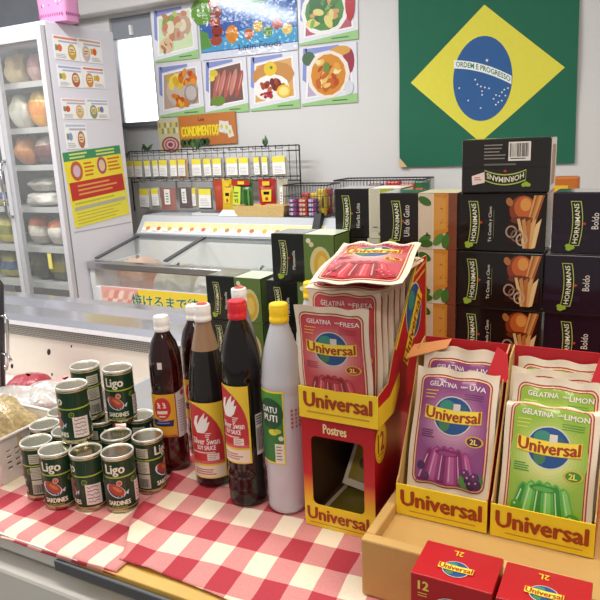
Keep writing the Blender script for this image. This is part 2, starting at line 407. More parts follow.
# ================================================================== tall display refrigerator
FW_ = mat('e2dfe7', .35, vary=.02); DFR = mat('cdc9cb', .4); FTRIM = mat('b8b6b8', .3, .4); INNER = mat('9a8e7c', .6)
fridge = empty('display_refrigerator', (-2.40,2.22,0), label='tall white glass-door refrigerator with flyers stuck on its side panel', cat='refrigerator')
X0 = -1.0                                   # cabinet runs to x = -1.0 .. 0, y = 0 .. .43
mb = MB()
mb.box(-.02,0,.0,.43,0,2.02,FW_,.004).box(X0,X0+.02,.0,.43,0,2.02,FW_).box(X0+.02,-.02,.41,.43,0,2.02,INNER)
mb.box(X0+.02,-.02,.0,.41,1.945,2.02,FW_).box(X0+.02,-.02,.0,.41,0,.30,FW_)
mb.box(0,.0008,.02,.42,1.07,1.076,mat('b4b0b6',.5))
mb.build('cabinet', fridge)
for z in (1.777,1.568,1.392,1.187,.986,.80):
    sb = MB(); sb.box(X0+.02,-.02,.05,.405,z-.010,z,mat('b9b7b0',.4)); sb.box(X0+.02,-.02,.045,.05,z-.024,z+.003,mat('b4b2ac',.35)); sb.build('shelf', fridge)
DOORG = clear('fridge_glass', '#e8eef0', .07)
for k, (a0, a1) in enumerate(((-.338,-.002),(-.70,-.342))):
    d = MB(); z0, z1 = .32, 2.0; t0, t1 = -.03, -.004
    d.box(a0,a0+.030,t0,t1,z0,z1,mat('c3c3c4',.35,.2),.003).box(a1-.028,a1,t0,t1,z0,z1,DFR,.003).box(a0+.030,a1-.028,t0,t1,z1-.06,z1,DFR,.003).box(a0+.030,a1-.028,t0,t1,z0,z0+.05,DFR,.003)
    d.box(a1-.006,a1+.002,t1,0,z0,z1,mat('8e8c90',.5)).box(a0-.006,a0,t0+.008,t1,z0,z1,mat('77777a',.5))
    door = d.build('door', fridge)
    g = MB(); g.box(a0+.030,a1-.028,-.02,-.014,z0+.05,z1-.06,DOORG); g.build('glass_pane', door)
    h = MB(); hx = a0-.012 if k == 0 else a0+.02
    h.tube([(hx,-.03,1.42),(hx,-.062,1.41),(hx,-.066,1.3),(hx,-.062,1.16),(hx,-.03,1.15)], .008, CHROME, 8)
    h.build('handle', door)
t = MB(); t.box(-.142,-.118,-.0335,-.0305,.90,.975,mat('e8d878',.5)); t.build('yellow_tag', fridge, label='narrow yellow paper tag')

def sack(n, w, d, h, cols, seed, topcol=None):
    """a filled soft bag: bulging pillow with crumpled skin, one or two printed zones"""
    R = random.Random(seed); p = [R.uniform(0,6) for _ in range(6)]
    mb = MB(); ms = [mat(c, .3, bump=.3, bscale=90) for c in cols]
    def fn(s, t):
        th = 2*pi*s; e = max(1e-3,sin(pi*t))**.28
        sq = (abs(cos(th))**4+abs(sin(th))**4)**(-1/4)
        wob = 1 + .06*sin(3*th+p[0]+4*t) + .05*sin(7*th+p[1]-6*t) + .05*sin(9*t+p[2]) + .04*sin(13*th+11*t+p[4])
        return Vector((w/2*cos(th)*sq*e*wob, d/2*sin(th)*sq*e*wob, h*(t + .03*sin(2*th+p[3])*t)))
    nv = 20
    for j in range(len(ms)):
        a, b = j/len(ms), (j+1)/len(ms)
        mb.grid(lambda s, t: fn(s, a+(b-a)*t), 36, max(5, nv//len(ms)), ms[j])
    return mb
FOOD = 'frozen goods in the refrigerator'
def stock(name, cat, label, x, z, w, h, cols, seed, y=.15, d=.13):
    o = sack(0, w, d, h, cols, seed).build(name, loc=(-2.40+x-(.13 if x > -.4 else .15), 2.22+y, z+.001), label=label, cat=cat, group=FOOD)
stock('food_bag','bag','beige food bag on the top shelf behind the glass door',-.23,1.777,.14,.15,['d9c39a','d6bb8c'],11)
stock('food_bag','bag','pinkish food bag beside the beige one on the top shelf',-.09,1.777,.10,.14,['c9a29a','b98a86'],12)
stock('food_bag','bag','clear crumpled bag of pale food on the second shelf',-.235,1.568,.13,.17,['d8d2c4','c9c4ae'],13)
stock('food_bag','bag','orange and yellow snack bag on the second shelf',-.095,1.568,.13,.18,['e0a040','d98a3a','e6c46a'],14)
stock('food_bag','bag','brown and orange bag on the third shelf',-.235,1.392,.13,.145,['b87a42','c98a4a'],15)
stock('food_bag','bag','dark maroon bag on the third shelf',-.095,1.392,.13,.14,['5a3a36','7a4a40','cdb8a8'],16)
stock('food_tray','tray','pale wrapped tray lying on the fourth shelf',-.15,1.187,.22,.07,['cfc8ba','d8d2c6'],17,d=.18)
stock('food_tray','tray','second pale tray stacked at the back of the fourth shelf',-.14,1.259,.18,.07,['a8a298','bdb6a8'],18,d=.14)
stock('food_bag','bag','clear bag with orange tie on the fifth shelf, nearest the door hinge',-.09,.986,.12,.14,['b9b2a4','d9d2c4','d07a3a'],19)
stock('food_bag','bag','clear bag with orange tie on the fifth shelf, beside the mullion',-.22,.986,.12,.15,['a8a090','cfc8b8','c9703a'],20)
stock('food_bag','bag','dull yellow bag standing on the lowest visible shelf',-.095,.80,.13,.16,['5a5424','8a7f2c','6a6430'],21)
stock('food_bag','bag','dark olive bag on the lowest visible shelf',-.24,.80,.12,.16,['3f3c26','57522a'],22)
stock('food_bag','bag','yellow and blue pack behind the far glass door',-.46,1.187,.12,.11,['c9b83a','3a5a9a','cfc8a0'],23)
stock('food_bag','bag','yellow pack on the shelf below behind the far glass door',-.45,.986,.14,.15,['b8ac3a','8a8a3a','c9c060'],24)
stock('food_bag','bag','blue and yellow pack at the bottom behind the far glass door',-.46,.80,.14,.14,['b0a838','4a5a7a','a8a04a'],25)

# flyers on the side panel (facing +x): u runs along +y
def sideplane(y, z): return plane((.0006,0,0),(0,1,0),(0,0,1))
def flyer(y0, y1, z0, z1, label, cols, seed):
    R = random.Random(seed); W, H = y1-y0, z1-z0; mb = MB(); mb.box(0,.0012,0,W,0,H,PAPER)
    a = Art(mb, plane((.0012,0,0),(0,1,0),(0,0,1)))
    right = seed % 2
    a.rect(.03*W,.86*H,.96*W,.95*H,mat(cols[0],.5),1).rect(.2*W,.72*H,.95*W,.80*H,mat('b9b6cc',.5),1)
    cx = W*(.70 if not right else .28)
    a.disc(cx,H*.36,W*.17,H*.34,mat(cols[1],.5),2,n=16).disc(cx,H*.42,W*.12,H*.18,mat('e6d6a8',.5),2.5,n=12)
    a.lines(cx-W*.09,H*.3,cx+W*.09,H*.5,2,mat('a8522e',.5),3)
    bx = W*(.22 if not right else .66)
    a.disc(bx,H*.48,W*.09,H*.16,mat(cols[2],.5),2,n=10).rect(bx-W*.18,H*.36,bx-W*.08,H*.6,mat('d9b63a' if right else '8a8f6a',.5),2)
    a.lines(W*.05 if not right else W*.5,H*.05,W*.45 if not right else W*.95,H*.24,3,mat('b3b0b8',.5),2)
    mb.build('product_flyer', loc=(-2.399,2.22+y0,z0), label=label, cat='flyer', group='flyers on the refrigerator side')
flyer(.035,.185,1.862,1.965,'white flyer with orange round label, top row, nearer the glass door',['e08a6a','c9a23a','e2703a'],2)
flyer(.188,.335,1.862,1.968,'white flyer with pale label, top row, nearer the window',['d8a89a','c9b0b8','e0602a'],3)
flyer(.04,.188,1.742,1.838,'white flyer with brown label, second row, nearer the glass door',['a8b0d8','b5623a','d9b63a'],4)
flyer(.192,.335,1.745,1.842,'white flyer with orange label, second row, nearer the window',['d87a6a','d08a3a','d9a03a'],5)
flyer(.04,.19,1.60,1.692,'white flyer with beige label, third row, nearer the glass door',['e0b0a8','d9b080','d05a3a'],6)
flyer(.195,.34,1.60,1.695,'white flyer with olive round label, third row, nearer the window',['b8bcd8','8a9a6a','6a7ab0'],7)
flyer(.04,.175,1.462,1.58,'white flyer with brown label, alone in the fourth row',['c0c4dc','b5705a','8aa0c0'],8)
mb = MB(); W, H = .385, .355; mb.box(0,.0012,0,W,0,H,mat('ece14a',.5))
a = Art(mb, plane((.0012,0,0),(0,1,0),(0,0,1)))
a.rect(0,H*.88,W,H,mat('3f8f62',.5),1).lines(W*.10,H*.895,W*.42,H*.985,2,mat('d8e07a',.5),2,fill=.5).lines(W*.55,H*.895,W*.95,H*.985,2,mat('d8e07a',.5),2,fill=.5)
a.rect(0,H*.60,W,H*.88,mat('f0dc3c',.5),1).disc(W*.18,H*.74,W*.10,H*.13,mat('c4603a',.5),2,n=18).disc(W*.18,H*.74,W*.06,H*.08,mat('d8b8c8',.5),3,n=14)
a.disc(W*.62,H*.76,W*.085,H*.12,mat('b8506a',.5),2,n=18).disc(W*.62,H*.76,W*.055,H*.08,mat('e0c8a8',.5),3,n=14)
a.lines(W*.31,H*.64,W*.50,H*.85,4,mat('d06a2a',.5),2).lines(W*.73,H*.66,W*.97,H*.86,4,mat('d06a2a',.5),2)
a.rect(.01,H*.36,W-.01,H*.60,mat('c2342c',.5),1.5).lines(W*.15,H*.40,W*.85,H*.57,3,mat('e8a05a',.5),2.5,fill=.4)
a.rect(W*.04,H*.22,W*.96,H*.27,mat('b8b49a',.5),1.5)
for k in range(4): a.lines(W*.06,H*(.03+.045*k),W*.94,H*(.06+.045*k),1,mat('c9b83a',.5),2)
a.lines(W*.06,H*.29,W*.94,H*.34,1,mat('c9b83a',.5),2)
mb.build('yellow_notice', loc=(-2.399,2.25,1.092), rot=(radians(4),0,0), label='large yellow notice with red band and green heading on the refrigerator side', cat='notice')

# pink perforated basket on top of the refrigerator
mb = MB(); PK = mat('d48fb8', .4); PKD = mat('a85a8c', .5)
def bask(s, t):
    th = 2*pi*s; q = (abs(cos(th))**6+abs(sin(th))**6)**(-1/6); k = 1+.10*t
    return Vector((.084*cos(th)*q*k, .05*sin(th)*q*k, .20*t))
mb.grid(bask, 48, 6, PK); mb.grid(lambda s,t: bask(1-s,t)*1.0 + Vector((0,0,0)) - bask(s*0+1-s,t).normalized()*.004, 48, 6, PK)
mb.add([bask(k/24,0) for k in range(24)], [tuple(reversed(range(24)))], PK)
a = Art(mb, lambda u,v,f: Vector((u, -.0500*(1+.10*v/.2)-f-.0006, v)))
R = random.Random(4)
for k in range(11): a.disc(-.07+.014*k, .03, .0045, .008, PKD, 1, n=8)
for k in range(22): a.disc(R.uniform(-.07,.07), R.uniform(.06,.18), .005, .004, PKD if k%3 else WHITE, 1, n=8, rot=R.uniform(0,3))
a = Art(mb, lambda u,v,f: Vector((.084*(1+.10*v/.2)+f+.0006, u, v)))
for k in range(8): a.disc(-.038+.011*k, .03, .0045, .008, PKD, 1, n=8)
mb.build('pink_basket', loc=(-2.42,2.33,2.021), label='pink perforated plastic basket on top of the tall refrigerator', cat='basket')

# ================================================================== low glass-lid freezer in front of the spice display
FZ = mat('e2e2e0', .35, vary=.02); FX0, FX1 = -2.39, -.15
freezer = empty('glass_lid_freezer', (-2.39,2.30,0), label='white low freezer with sliding glass lids below the spice bags', cat='freezer')
L = FX1-FX0
mb = MB(); mb.box(0,L,0,.03,0,.80,FZ,.004).box(0,.03,.03,.42,0,.90,FZ).box(L-.03,L,.03,.42,0,.90,FZ).box(.03,L-.03,.34,.42,0,.98,FZ)
mb.box(.03,L-.03,.03,.34,.60,.62,mat('cfd0d0',.5)); mb.box(0,.03,0,.03,.80,.905,FZ).box(L-.03,L,0,.03,.80,.905,FZ)
mb.build('body', freezer)
mb = MB(); mb.box(.03,L-.03,.008,.014,.802,.885,clear('freezer_front_glass','#dfe6e6',.14)); mb.build('front_window', freezer)
mb = MB(); mb.box(-.005,L,-.012,.035,.888,.925,STEEL,.006); mb.build('front_rail', freezer, label='brushed steel front rail')
mb = MB(); mb.box(-.005,L,.345,.385,.985,1.012,mat('8f9296',.35,.5),.004); mb.build('back_rail', freezer)
GL2 = clear('lid_glass','#d5dedc',.14)
for k, (a0, a1) in enumerate(((.01,.47),(.45,1.20),(1.18,2.2))):
    dz = .006 if k == 1 else 0
    mb = MB(); mb.prism([(a0,0),(a1,0),(a1,1),(a0,1)], lambda x,t,h: Vector((x,.035+.31*t,.925+dz+.065*t+h)), 0, .004, GL2)
    lid = mb.build('sliding_lid', freezer)
    e = MB()
    for x in (a0 if k else a0+.008,): e.prism([(x-.012,0),(x+.012,0),(x+.012,1),(x-.012,1)], lambda x_,t,h: Vector((x_,.035+.31*t,.929+dz+.065*t+h)), 0, .008, mat('5c6064',.35,.5))
    e.build('lid_frame', lid)
mb = MB()  # sloping price rail and the ledge behind it
mb.prism([(.36,.0),(.68,.0),(.68,1.10),(.43,1.10),(.36,1.012)], lambda y,z,x: Vector((x,y,z)), 0, L, mat('c3c5c9',.35,vary=.03)); mb.build('price_rail', freezer)
mb = MB(); mb.prism([(.345,1.013),(.36,1.013),(.43,1.101),(.43,1.125),(.40,1.125)], lambda y,z,x: Vector((x,y,z)), 1.05, 1.085, BLACK); mb.build('end_bracket', freezer, label='black end bracket')
# food under the glass
for k, (x, w, c, nm) in enumerate(((.13,.20,['c98a5a','d9784a','cfa080'],'orange and tan'),(.36,.2,['b9c0a0','d8d2b8'],'pale green'),(.60,.2,['c8b8a0','e0d8cc'],'cream'),(.86,.22,['d8d8d4','b8c0b8'],'silver grey'),(1.12,.2,['a8aaa0','d0ccc0'],'dull grey'))):
    sack(0,w,.22,(.30,.27,.25,.28,.25)[k],c,40+k).build('frozen_pack', loc=(-2.39+.03+x,2.30+.185,.622), label='%s frozen pack under the freezer glass%s' % (nm, ', beside the tall refrigerator' if k == 0 else ''), cat='frozen pack', group='packs in the glass-lid freezer')
# printed sign on the freezer front
mb = MB(); W, H = .68, .125; mb.box(0,W,0,.002,0,H,mat('e9a79a',.4))
a = Art(mb, plane((0,-.0003,0),(1,0,0),(0,0,1)))
for k in range(22): a.disc(.012+.0105*k, .03+.03*(k%3), .016, .028, mat(('dd8f80','efc2b4','e0a08e','f3d6ca')[k%4],.4), 1+.05*k, n=10, rot=-.7)
a.rect(.235,0,W,H,mat('f0cf3e',.4),2.5)
a.text('焼けるまで待つ', .42, .07, .46, .062, mat('e8f0d8',.4), 3, weight=.05).text('焼けるまで待つ', .42, .07, .46, .062, mat('2f6e4a',.4), 4, weight=.02)
mb.build('freezer_sign', loc=(-2.325,2.297,.678), label='yellow sign with green Japanese lettering on the freezer front', cat='sign')
# price cards along the sloping rail
th = atan2(.088,.07)
for k in range(15):
    mb = MB(); w = .069
    fn = lambda x,t,h: Vector((x, cos(th)*t - sin(th)*h, sin(th)*t + cos(th)*h))
    mb.prism([(0,0),(w,0),(w,.066),(0,.066)], fn, 0, .001, PAPER)
    a = Art(mb, lambda u,v,f: fn(u,v,.001+f))
    a.rect(.002,.030,w-.002,.064,mat('ebe3a2',.5),1).disc(w*.55,.026,.014,.012,mat(('d98a4a','c9704a','d9b04a','b88a5a')[k%4],.5),2,n=10).lines(.004,.004,w-.02,.014,2,mat('b0aca6',.5),2)
    mb.build('price_card', loc=(-2.36+.072*k,2.30+.363,1.0165), label='small yellow-topped price card, number %s from the refrigerator end of the rail' % ('one two three four five six seven eight nine ten eleven twelve thirteen fourteen fifteen'.split()[k]), cat='price card', group='price cards on the freezer rail')

# ================================================================== hanging spice bags
rack = empty('spice_rack', (-2.60,2.9,1.1008), label='black wire rack with hooks holding two rows of spice bags', cat='rack')
mb = MB(); BW = mat('3c3c40', .4, .6); RW = 1.09
for x in (0,RW): mb.tube([(x,0,0),(x,0,.335)], .004, BW)
for z in (.335,.31,.185,.165): mb.tube([(0,0,z),(RW,0,z)], .003, BW)
for k in range(28): mb.tube([(.02+RW*.965*k/27,0,.165),(.02+RW*.965*k/27,0,.34)], .0018, BW, 4)
mb.build('wire_panel', rack)
HK = (.330, .182)
def hook(x, z):
    h = MB(); h.tube([(x,0,z),(x,-.075,z),(x,-.08,z+.01)], .002, BW, 5); h.build('hook', rack)
CLR = clear('bag_film', '#f0f2f4', .13, .1)
def spice(px0, px1, row, label, fill, lab='yw', depth=.018, h=None, dz=0., body=None, dy=0.):
    x0 = -2.60 + (px0-123)*.00642; x1 = -2.60 + (px1-123)*.00642; xc = (x0+x1)/2; W = (x1-x0)+.018; H = h or (.138 if row == 0 else .150)
    ztop = 1.10 + HK[row] - .004 + dz
    mb = MB(); fm = mat(fill, .4, vary=.25, scale=120); film = CLR
    def pil(k): return lambda s, t: Vector(((s-.5)*W*(1-.08*sin(pi*t)), k*(depth/2)*(max(0,sin(pi*min(1,t/.78))) if t < .78 else 0)**.6*(1-abs(2*s-1)**3) + k*.0006, -H+H*t))
    if body:
        bm_ = mat(body, .35, coat=.4); mb.grid(pil(-1),10,14,bm_); mb.grid(lambda s,t: pil(1)(1-s,t),10,14,bm_)
    else:
        mb.grid(pil(-1),10,14,film); mb.grid(lambda s,t: pil(1)(1-s,t),10,14,film)
    rj = random.Random(int(px0)*3+row); o = empty('spice_bag', (xc, 2.9-.045+dy, ztop), (0, radians(rj.uniform(-3.5,3.5)), radians(rj.uniform(-10,10))), label=label, cat='spice bag', group='spice bags on the rack')
    o_b = mb.build('pouch', o)
    if not body:
        c = MB(); c.grid(lambda s,t: Vector((pil(-1)(s,t*.72).x*.95, pil(-1)(s,t*.72).y*.92, pil(-1)(s,t*.72).z+.002)),8,8,fm); c.grid(lambda s,t: Vector((-pil(-1)(s,t*.72).x*.95, -pil(-1)(s,t*.72).y*.92, pil(-1)(s,t*.72).z+.002)),8,8,fm); c.build('spice', o)
    l = MB(); lw = (x1-x0); y = -depth/2-.0025
    fnl = plane((0,y,0),(1,0,0),(0,0,1)); a = Art(l, fnl)
    if lab == 'yw':
        lh = H*.62; l.box(-lw/2,lw/2,y,y+.0012,-H*.92,-H*.92+lh,PAPER)
        a.rect(-lw/2,-H*.92+lh*.68,lw/2,-H*.92+lh,mat('f0e04a',.45),1).lines(-lw*.4,-H*.88,lw*.4,-H*.92+lh*.5,5,mat('b5b2b0',.5),1,fill=.3)
    elif lab == 'w':
        l.box(-lw*.2,lw*.2,y,y+.0012,-H*.8,-H*.3,PAPER); a.lines(-lw*.1,-H*.75,lw*.1,-H*.4,4,mat('8a8684',.5),1)
    elif lab == 'g':
        a.rect(-lw/2,-H*.2,lw/2,-.004,mat('b82a24',.4),1).rect(-lw*.15,-H*.17,lw*.2,-.01,mat('f0d23a',.4),2)
        a.poly([(-lw*.5,-H*.85),(-lw*.08,-H*.9),(lw*.0,-H*.25),(-lw*.36,-H*.22)],mat('d5e24a',.4),2).lines(-lw*.4,-H*.62,-lw*.1,-H*.4,2,mat('4a7a2a',.4),3)
        a.text('V3',-lw*.28,-H*.72,lw*.2,H*.14,BLACK,3)
        for k in range(3): a.disc(lw*(.12+.14*k),-H*.6,lw*.06,H*.3,mat(('3f7a34','2c5c26','5a9a44')[k],.4),2,n=12)
    elif lab == 'bbq':
        a.poly([(-lw*.3,-H*.75),(lw*.3,-H*.75),(lw*.36,-H*.35),(-lw*.36,-H*.35)],mat('f0cf3a',.4),2).rect(-lw*.25,-H*.22,lw*.25,-H*.08,mat('f0c832',.4),2)
        a.rect(-lw*.2,-H*.52,lw*.2,-H*.42,BLACK,3).disc(0,-H*.66,lw*.12,H*.06,mat('a83a2a',.4),3,n=10)
    if l.v: l.build('label', o)
    hook(xc+2.60, ztop-1.10-.002)
ORD = 'first second third fourth fifth sixth seventh eighth ninth tenth eleventh twelfth thirteenth fourteenth fifteenth'.split()
row1 = [(125,134,'b0a890'),(136,144,'8d8f84'),(146,152,'7d8078'),(155,161,'8a8a80'),(163,172,'9a9484'),(175,181,'b08a78'),(183,191,'d08a2a'),(197,206,'a8a498'),(208,216,'b0a898'),(218,226,'9a9c90'),(231,241,'c0bcb0'),(243,252,'b0b0a4'),(256,261,'8d9080'),(264,269,'9a9c8c'),(273,285,'c8c4ba')]
for k, (a0, a1, f) in enumerate(row1):
    spice(a0, a1, 0, '%s, %s from the refrigerator in the upper row' % ('spice bag of orange powder' if k == 6 else 'clear yellow-labelled spice bag', ORD[k]), f, dz=.0)
spice(138,149,1,'clear bag with yellow and white label, first in the lower row','b8b2a0', h=.16)
spice(151,158,1,'narrow clear bag with yellow and white label, second in the lower row','b0ac9c')
spice(161,176,1,'bag of reddish brown spice with narrow white label in the lower row','a04c34','w', h=.165)
spice(180,192,1,'bag of dark maroon spice with narrow white label in the lower row','431418','w', h=.155)
spice(195,199,1,'slim tan spice bag beside the maroon one in the lower row','b0a078')
spice(202,213,1,'bag of green herbs with yellow and white label in the lower row','4f5c38', h=.16)
spice(217,223,1,'narrow red and orange packet in the lower row','c45a2a','n',.02,.165,body='b8462a')
spice(226,235,1,'yellow packet with red top behind the green one','e8c832','bbq',.02,.165,body='e3bf2e')
spice(236,254,1,'green packet with red top and lime price tag in the lower row','3f7a34','g',.03,.15,body='456b3a',dy=-.01)
spice(261,273,1,'red packet with yellow shield print in the lower row','b8282a','bbq',.025,.15,body='b3282a',dy=-.005)
spice(277,284,1,'plain tan paper packet with small white label at the row end','b9ae98','w',.02,.16,body='bdb4a0')
# leaf sprigs on the rack
for k, (x, n, lb) in enumerate(((.115,6,'small green leaf sprig over the rack, nearest the refrigerator'),(.47,7,'bushy green leaf sprig over the rack below the orange sign'),(.90,4,'single upright green leaf sprig near the far end of the rack'))):
    mb = MB(); R = random.Random(50+k)
    for j in range(n):
        r = R.uniform(-.9,.9) if n > 4 else R.uniform(-.3,.3); l = R.uniform(.035,.06); b = Vector((R.uniform(-.03,.03)*(n > 4),R.uniform(-.01,.01),0))
        dr = Vector((sin(r),R.uniform(-.3,.3),cos(r))).normalized(); sd = Vector((cos(r),0,-sin(r))); nn = dr.cross(sd)*.006
        P = [b, b+dr*l*.5+sd*l*.2, b+dr*l, b+dr*l*.5-sd*l*.2]
        mb.add(P + [b+dr*l*.5+nn], [(0,1,4),(1,2,4),(2,3,4),(3,0,4),(3,2,1,0)], mat(('3a5a34','4f7440','2f4a2e')[j%3],.5))
    mb.tube([(0,0,-.006),(0,0,.012)],.003,mat('4a5a34',.5)); mb.build('leaf_sprig', loc=(-2.60+x,2.9,1.434), label=lb, cat='plant')
# straw tray and wire baskets on the ledge
mb = MB(); ST = mat('d8b878', .7, vary=.3, scale=160, bump=.4, bscale=220)
q = lambda x0,x1,y0,y1,z: [(x0,y0,z),(x1,y0,z),(x1,y1,z),(x0,y1,z)]
o_ = q(0,.27,0,.10,0); t_ = q(-.012,.282,-.01,.11,.052); ti = q(0,.27,.002,.098,.052); bi = q(.01,.26,.01,.09,.006)
mb.add(o_+t_+ti+bi, [(3,2,1,0)]+[(k,(k+1)%4,4+(k+1)%4,4+k) for k in range(4)]+[(4+k,4+(k+1)%4,8+(k+1)%4,8+k) for k in range(4)]+[(8+k,8+(k+1)%4,12+(k+1)%4,12+k) for k in range(4)]+[(12,13,14,15)], ST)
mb.build('straw_tray', loc=(-1.80,2.742,1.101), label='shallow woven straw tray on the freezer ledge under the spice bags', cat='tray')
mb = MB(); mb.box(0,.17,0,.07,0,.012,mat('d4d4d6',.4)); mb.box(.05,.15,.01,.06,.012,.02,mat('6a6c70',.4)); mb.build('plastic_wrap_box', loc=(-2.08,2.75,1.101), label='flat pale package lying on the ledge below the herb bag', cat='package')
mb = MB(); mb.prism([(0,0),(.11,0),(.11,.05),(0,.05)], lambda a,b,t: Vector((a,b*.8,.002+b*.5+t)), 0,.002,PAPER); mb.build('price_card', loc=(-1.90,2.733,1.10), label='blank white card lying in front of the straw tray', cat='card')
def wire_basket(x, y, w, d, h, label):
    mb = MB(); m = WIRE
    for z, r in ((h,.0035),(0.003,.0025),(h*.33,.0015),(h*.66,.0015)): mb.tube([(0,0,z),(w,0,z),(w,d,z),(0,d,z),(0,0,z)], r, m, 5)
    n = int(w/.016)
    for k in range(n+1):
        for yy in (0,d): mb.tube([(w*k/n,yy,.003),(w*k/n,yy,h)], .0013, m, 4)
        mb.tube([(w*k/n,0,.003),(w*k/n,d,.003)], .0013, m, 4)
    n = int(d/.016)
    for k in range(1,n):
        for xx in (0,w): mb.tube([(xx,d*k/n,.003),(xx,d*k/n,h)], .0013, m, 4)
    return mb.build('wire_basket', loc=(x,y,1.1005), label=label, cat='basket')
wire_basket(-1.525,2.745,.23,.15,.15,'grey wire basket of purple and yellow packets beside the straw tray')
wire_basket(-1.26,2.75,.42,.17,.17,'grey wire basket on the ledge behind the black tea cartons')
def packet(x, y, z, w, h, d, cols, label, seed, rz=0., grp='small packets in the wire baskets'):
    mb = MB(); mb.box(-w/2,w/2,-d/2,d/2,0,h,mat(cols[0],.3,coat=.3),min(d,w,h)*.18); a = Art(mb, plane((0,-d/2-.0004,0),(1,0,0),(0,0,1)))
    a.rect(-w*.4,h*.18,w*.1,h*.8,mat(cols[1],.35),1).disc(w*.2,h*.5,w*.16,h*.24,mat(cols[2],.35),2,n=10)
    a = Art(mb, plane((d*0+w/2+.0004,0,0),(0,1,0),(0,0,1))); a.rect(-d*.3,h*.2,d*.3,h*.7,mat(cols[1],.35),1)
    mb.build('snack_packet', loc=(x,y,z), rot=(0,0,rz), label=label, cat='packet', group=grp)
for r in range(4):
    for c in range(3):
        cols = (('6a3a8a','d8c8d8','b83a3a'),('c43a2a','e8b8a8','f0d0a0'))[(c+r*0)%2]
        packet(-1.48+.052*c,2.765,1.106+.021*r,.048,.02,.026,cols,'small %s wrapped bar, %s layer, %s from the straw tray' % (('purple','red')[c%2],('lowest','second','third','top')[r],('nearest','middle','farthest')[c]),0)
for k, (x, y, z, c, lb) in enumerate(((-1.44,2.82,1.105,('c4342c','f0cf3a','e0a02a'),'red and yellow packet standing nearest the straw tray'),(-1.395,2.82,1.105,('e8c432','f3dc5a','b8322a'),'yellow packet standing in the middle of the wire basket'),(-1.345,2.80,1.105,('e3be2e','f0d85a','6a4a1a'),'tall yellow packet at the basket corner'),(-1.335,2.85,1.105,('b8322e','e8c040','f0d080'),'red packet at the far corner of the wire basket'))):
    packet(x,y,z,.04,.125 if k > 1 else .105,.03,c,lb,k)
for k, (x, c, lb) in enumerate(((-1.08,('7a4a3a','a86a4a','5a3a2a'),'brown packet in the basket behind the tea cartons'),(-1.00,('c43a2a','d9603a','f0b060'),'bright red packet peeking above the tea cartons'),(-.935,('d0482e','f0c050','3a7a3a'),'red and yellow packet peeking above the tea cartons'),(-.87,('2f6a3a','d8743a','c03a2a'),'green packet peeking above the tea cartons'))):
    packet(x,2.825+.006*k,1.106,.07,.145+.01*(k%2),.04,c,lb,k)
packet(-.27,2.80,1.10,.10,.175,.05,('c4702a','e8b83a','f0d080'),'orange packet on the ledge behind the dark purple tea cartons',9,grp=None)
# ================================================================== open chest cooler under the counter
CW = mat('e6ddd2', .4, vary=.03)
cooler = empty('chest_cooler', (0,0,0), label='large open white chest cooler with a bright steel rim behind the cans', cat='cooler')
CX0, CX1, XD = -3.4, .95, -1.085
mb = MB(); mb.box(CX0,CX1,.57,.61,0,.872,mat('c9c5bf',.4,vary=.03)).box(CX0,CX1,.533,.57,.05,.850,mat('d6d3cc',.38,vary=.03),.006); mb.build('front_panel', cooler)
mb = MB(); mb.box(CX0,CX1,.61,1.50,.50,.66,CW); mb.build('basin_floor', cooler)
mb = MB(); mb.box(CX0,CX1,1.505,1.72,0,.83,CW).box(CX0,CX1,1.499,1.505,.66,.84,CW)
a = Art(mb, plane((0,1.4988,0),(1,0,0),(0,0,1)))
for x, z, s in ((-1.80,.773,1.2),(-2.005,.695,1),(-1.685,.807,.5),(-1.80,.69,.6)): a.disc(x,z,.007*s,.011*s,BLACK,1,n=10,rot=-.5)
mb.build('basin_wall', cooler)
gm = bpy.data.materials.new('perforated_strip'); gm.use_nodes = True
nt = gm.node_tree; b = nt.nodes['Principled BSDF']; v = nt.nodes.new('ShaderNodeTexVoronoi'); v.inputs['Scale'].default_value = 150; v.inputs['Randomness'].default_value = 0
tc = nt.nodes.new('ShaderNodeTexCoord'); nt.links.new(tc.outputs['Object'], v.inputs['Vector']); cr = nt.nodes.new('ShaderNodeValToRGB')
cr.color_ramp.elements[0].position = .38; cr.color_ramp.elements[0].color = lin('4a4844')+[1]; cr.color_ramp.elements[1].position = .5; cr.color_ramp.elements[1].color = lin('a09c94')+[1]
nt.links.new(v.outputs['Distance'], cr.inputs[0]); nt.links.new(cr.outputs[0], b.inputs['Base Color']); b.inputs['Roughness'].default_value = .5
mb = MB(); mb.box(CX0,CX1,1.488,1.499,.826,.872,gm); mb.build('vent_strip', cooler, label='dark perforated vent strip')
mb = MB()
mb.prism([(1.475,.868),(1.74,.868),(1.74,.905),(1.66,.912),(1.60,.898),(1.505,.898),(1.475,.884)], lambda y,z,x: Vector((x,y,z)), CX0, CX1, mat('d4d4dd',.2,.85,vary=.05))
mb.build('steel_rim', cooler, label='bright steel rim')
mb = MB(); mb.box(XD-.02,XD,.61,1.488,.66,.872,mat('a8a8a8',.45,vary=.04)).box(XD,CX1,.61,1.475,.85,.872,mat('8a8a8a',.5,.2)); mb.build('cover_panel', cooler, label='grey cover panel')
for k in range(4):
    mb = MB(); mb.box(0,.03,-.002,0,0,.018,PAPER); Art(mb, plane((0,-.0023,0),(1,0,0),(0,0,1))).lines(.003,.003,.027,.015,3,INK,1)
    mb.build('shelf_label', loc=(XD+.01+.045*k, 1.02, .874) , rot=(radians(-25),0,0), label='small white shelf ticket behind the cans, %s from the steel cover edge' % ('first','second','third','fourth')[k], cat='ticket', group='tickets behind the cans') if k < 2 else None
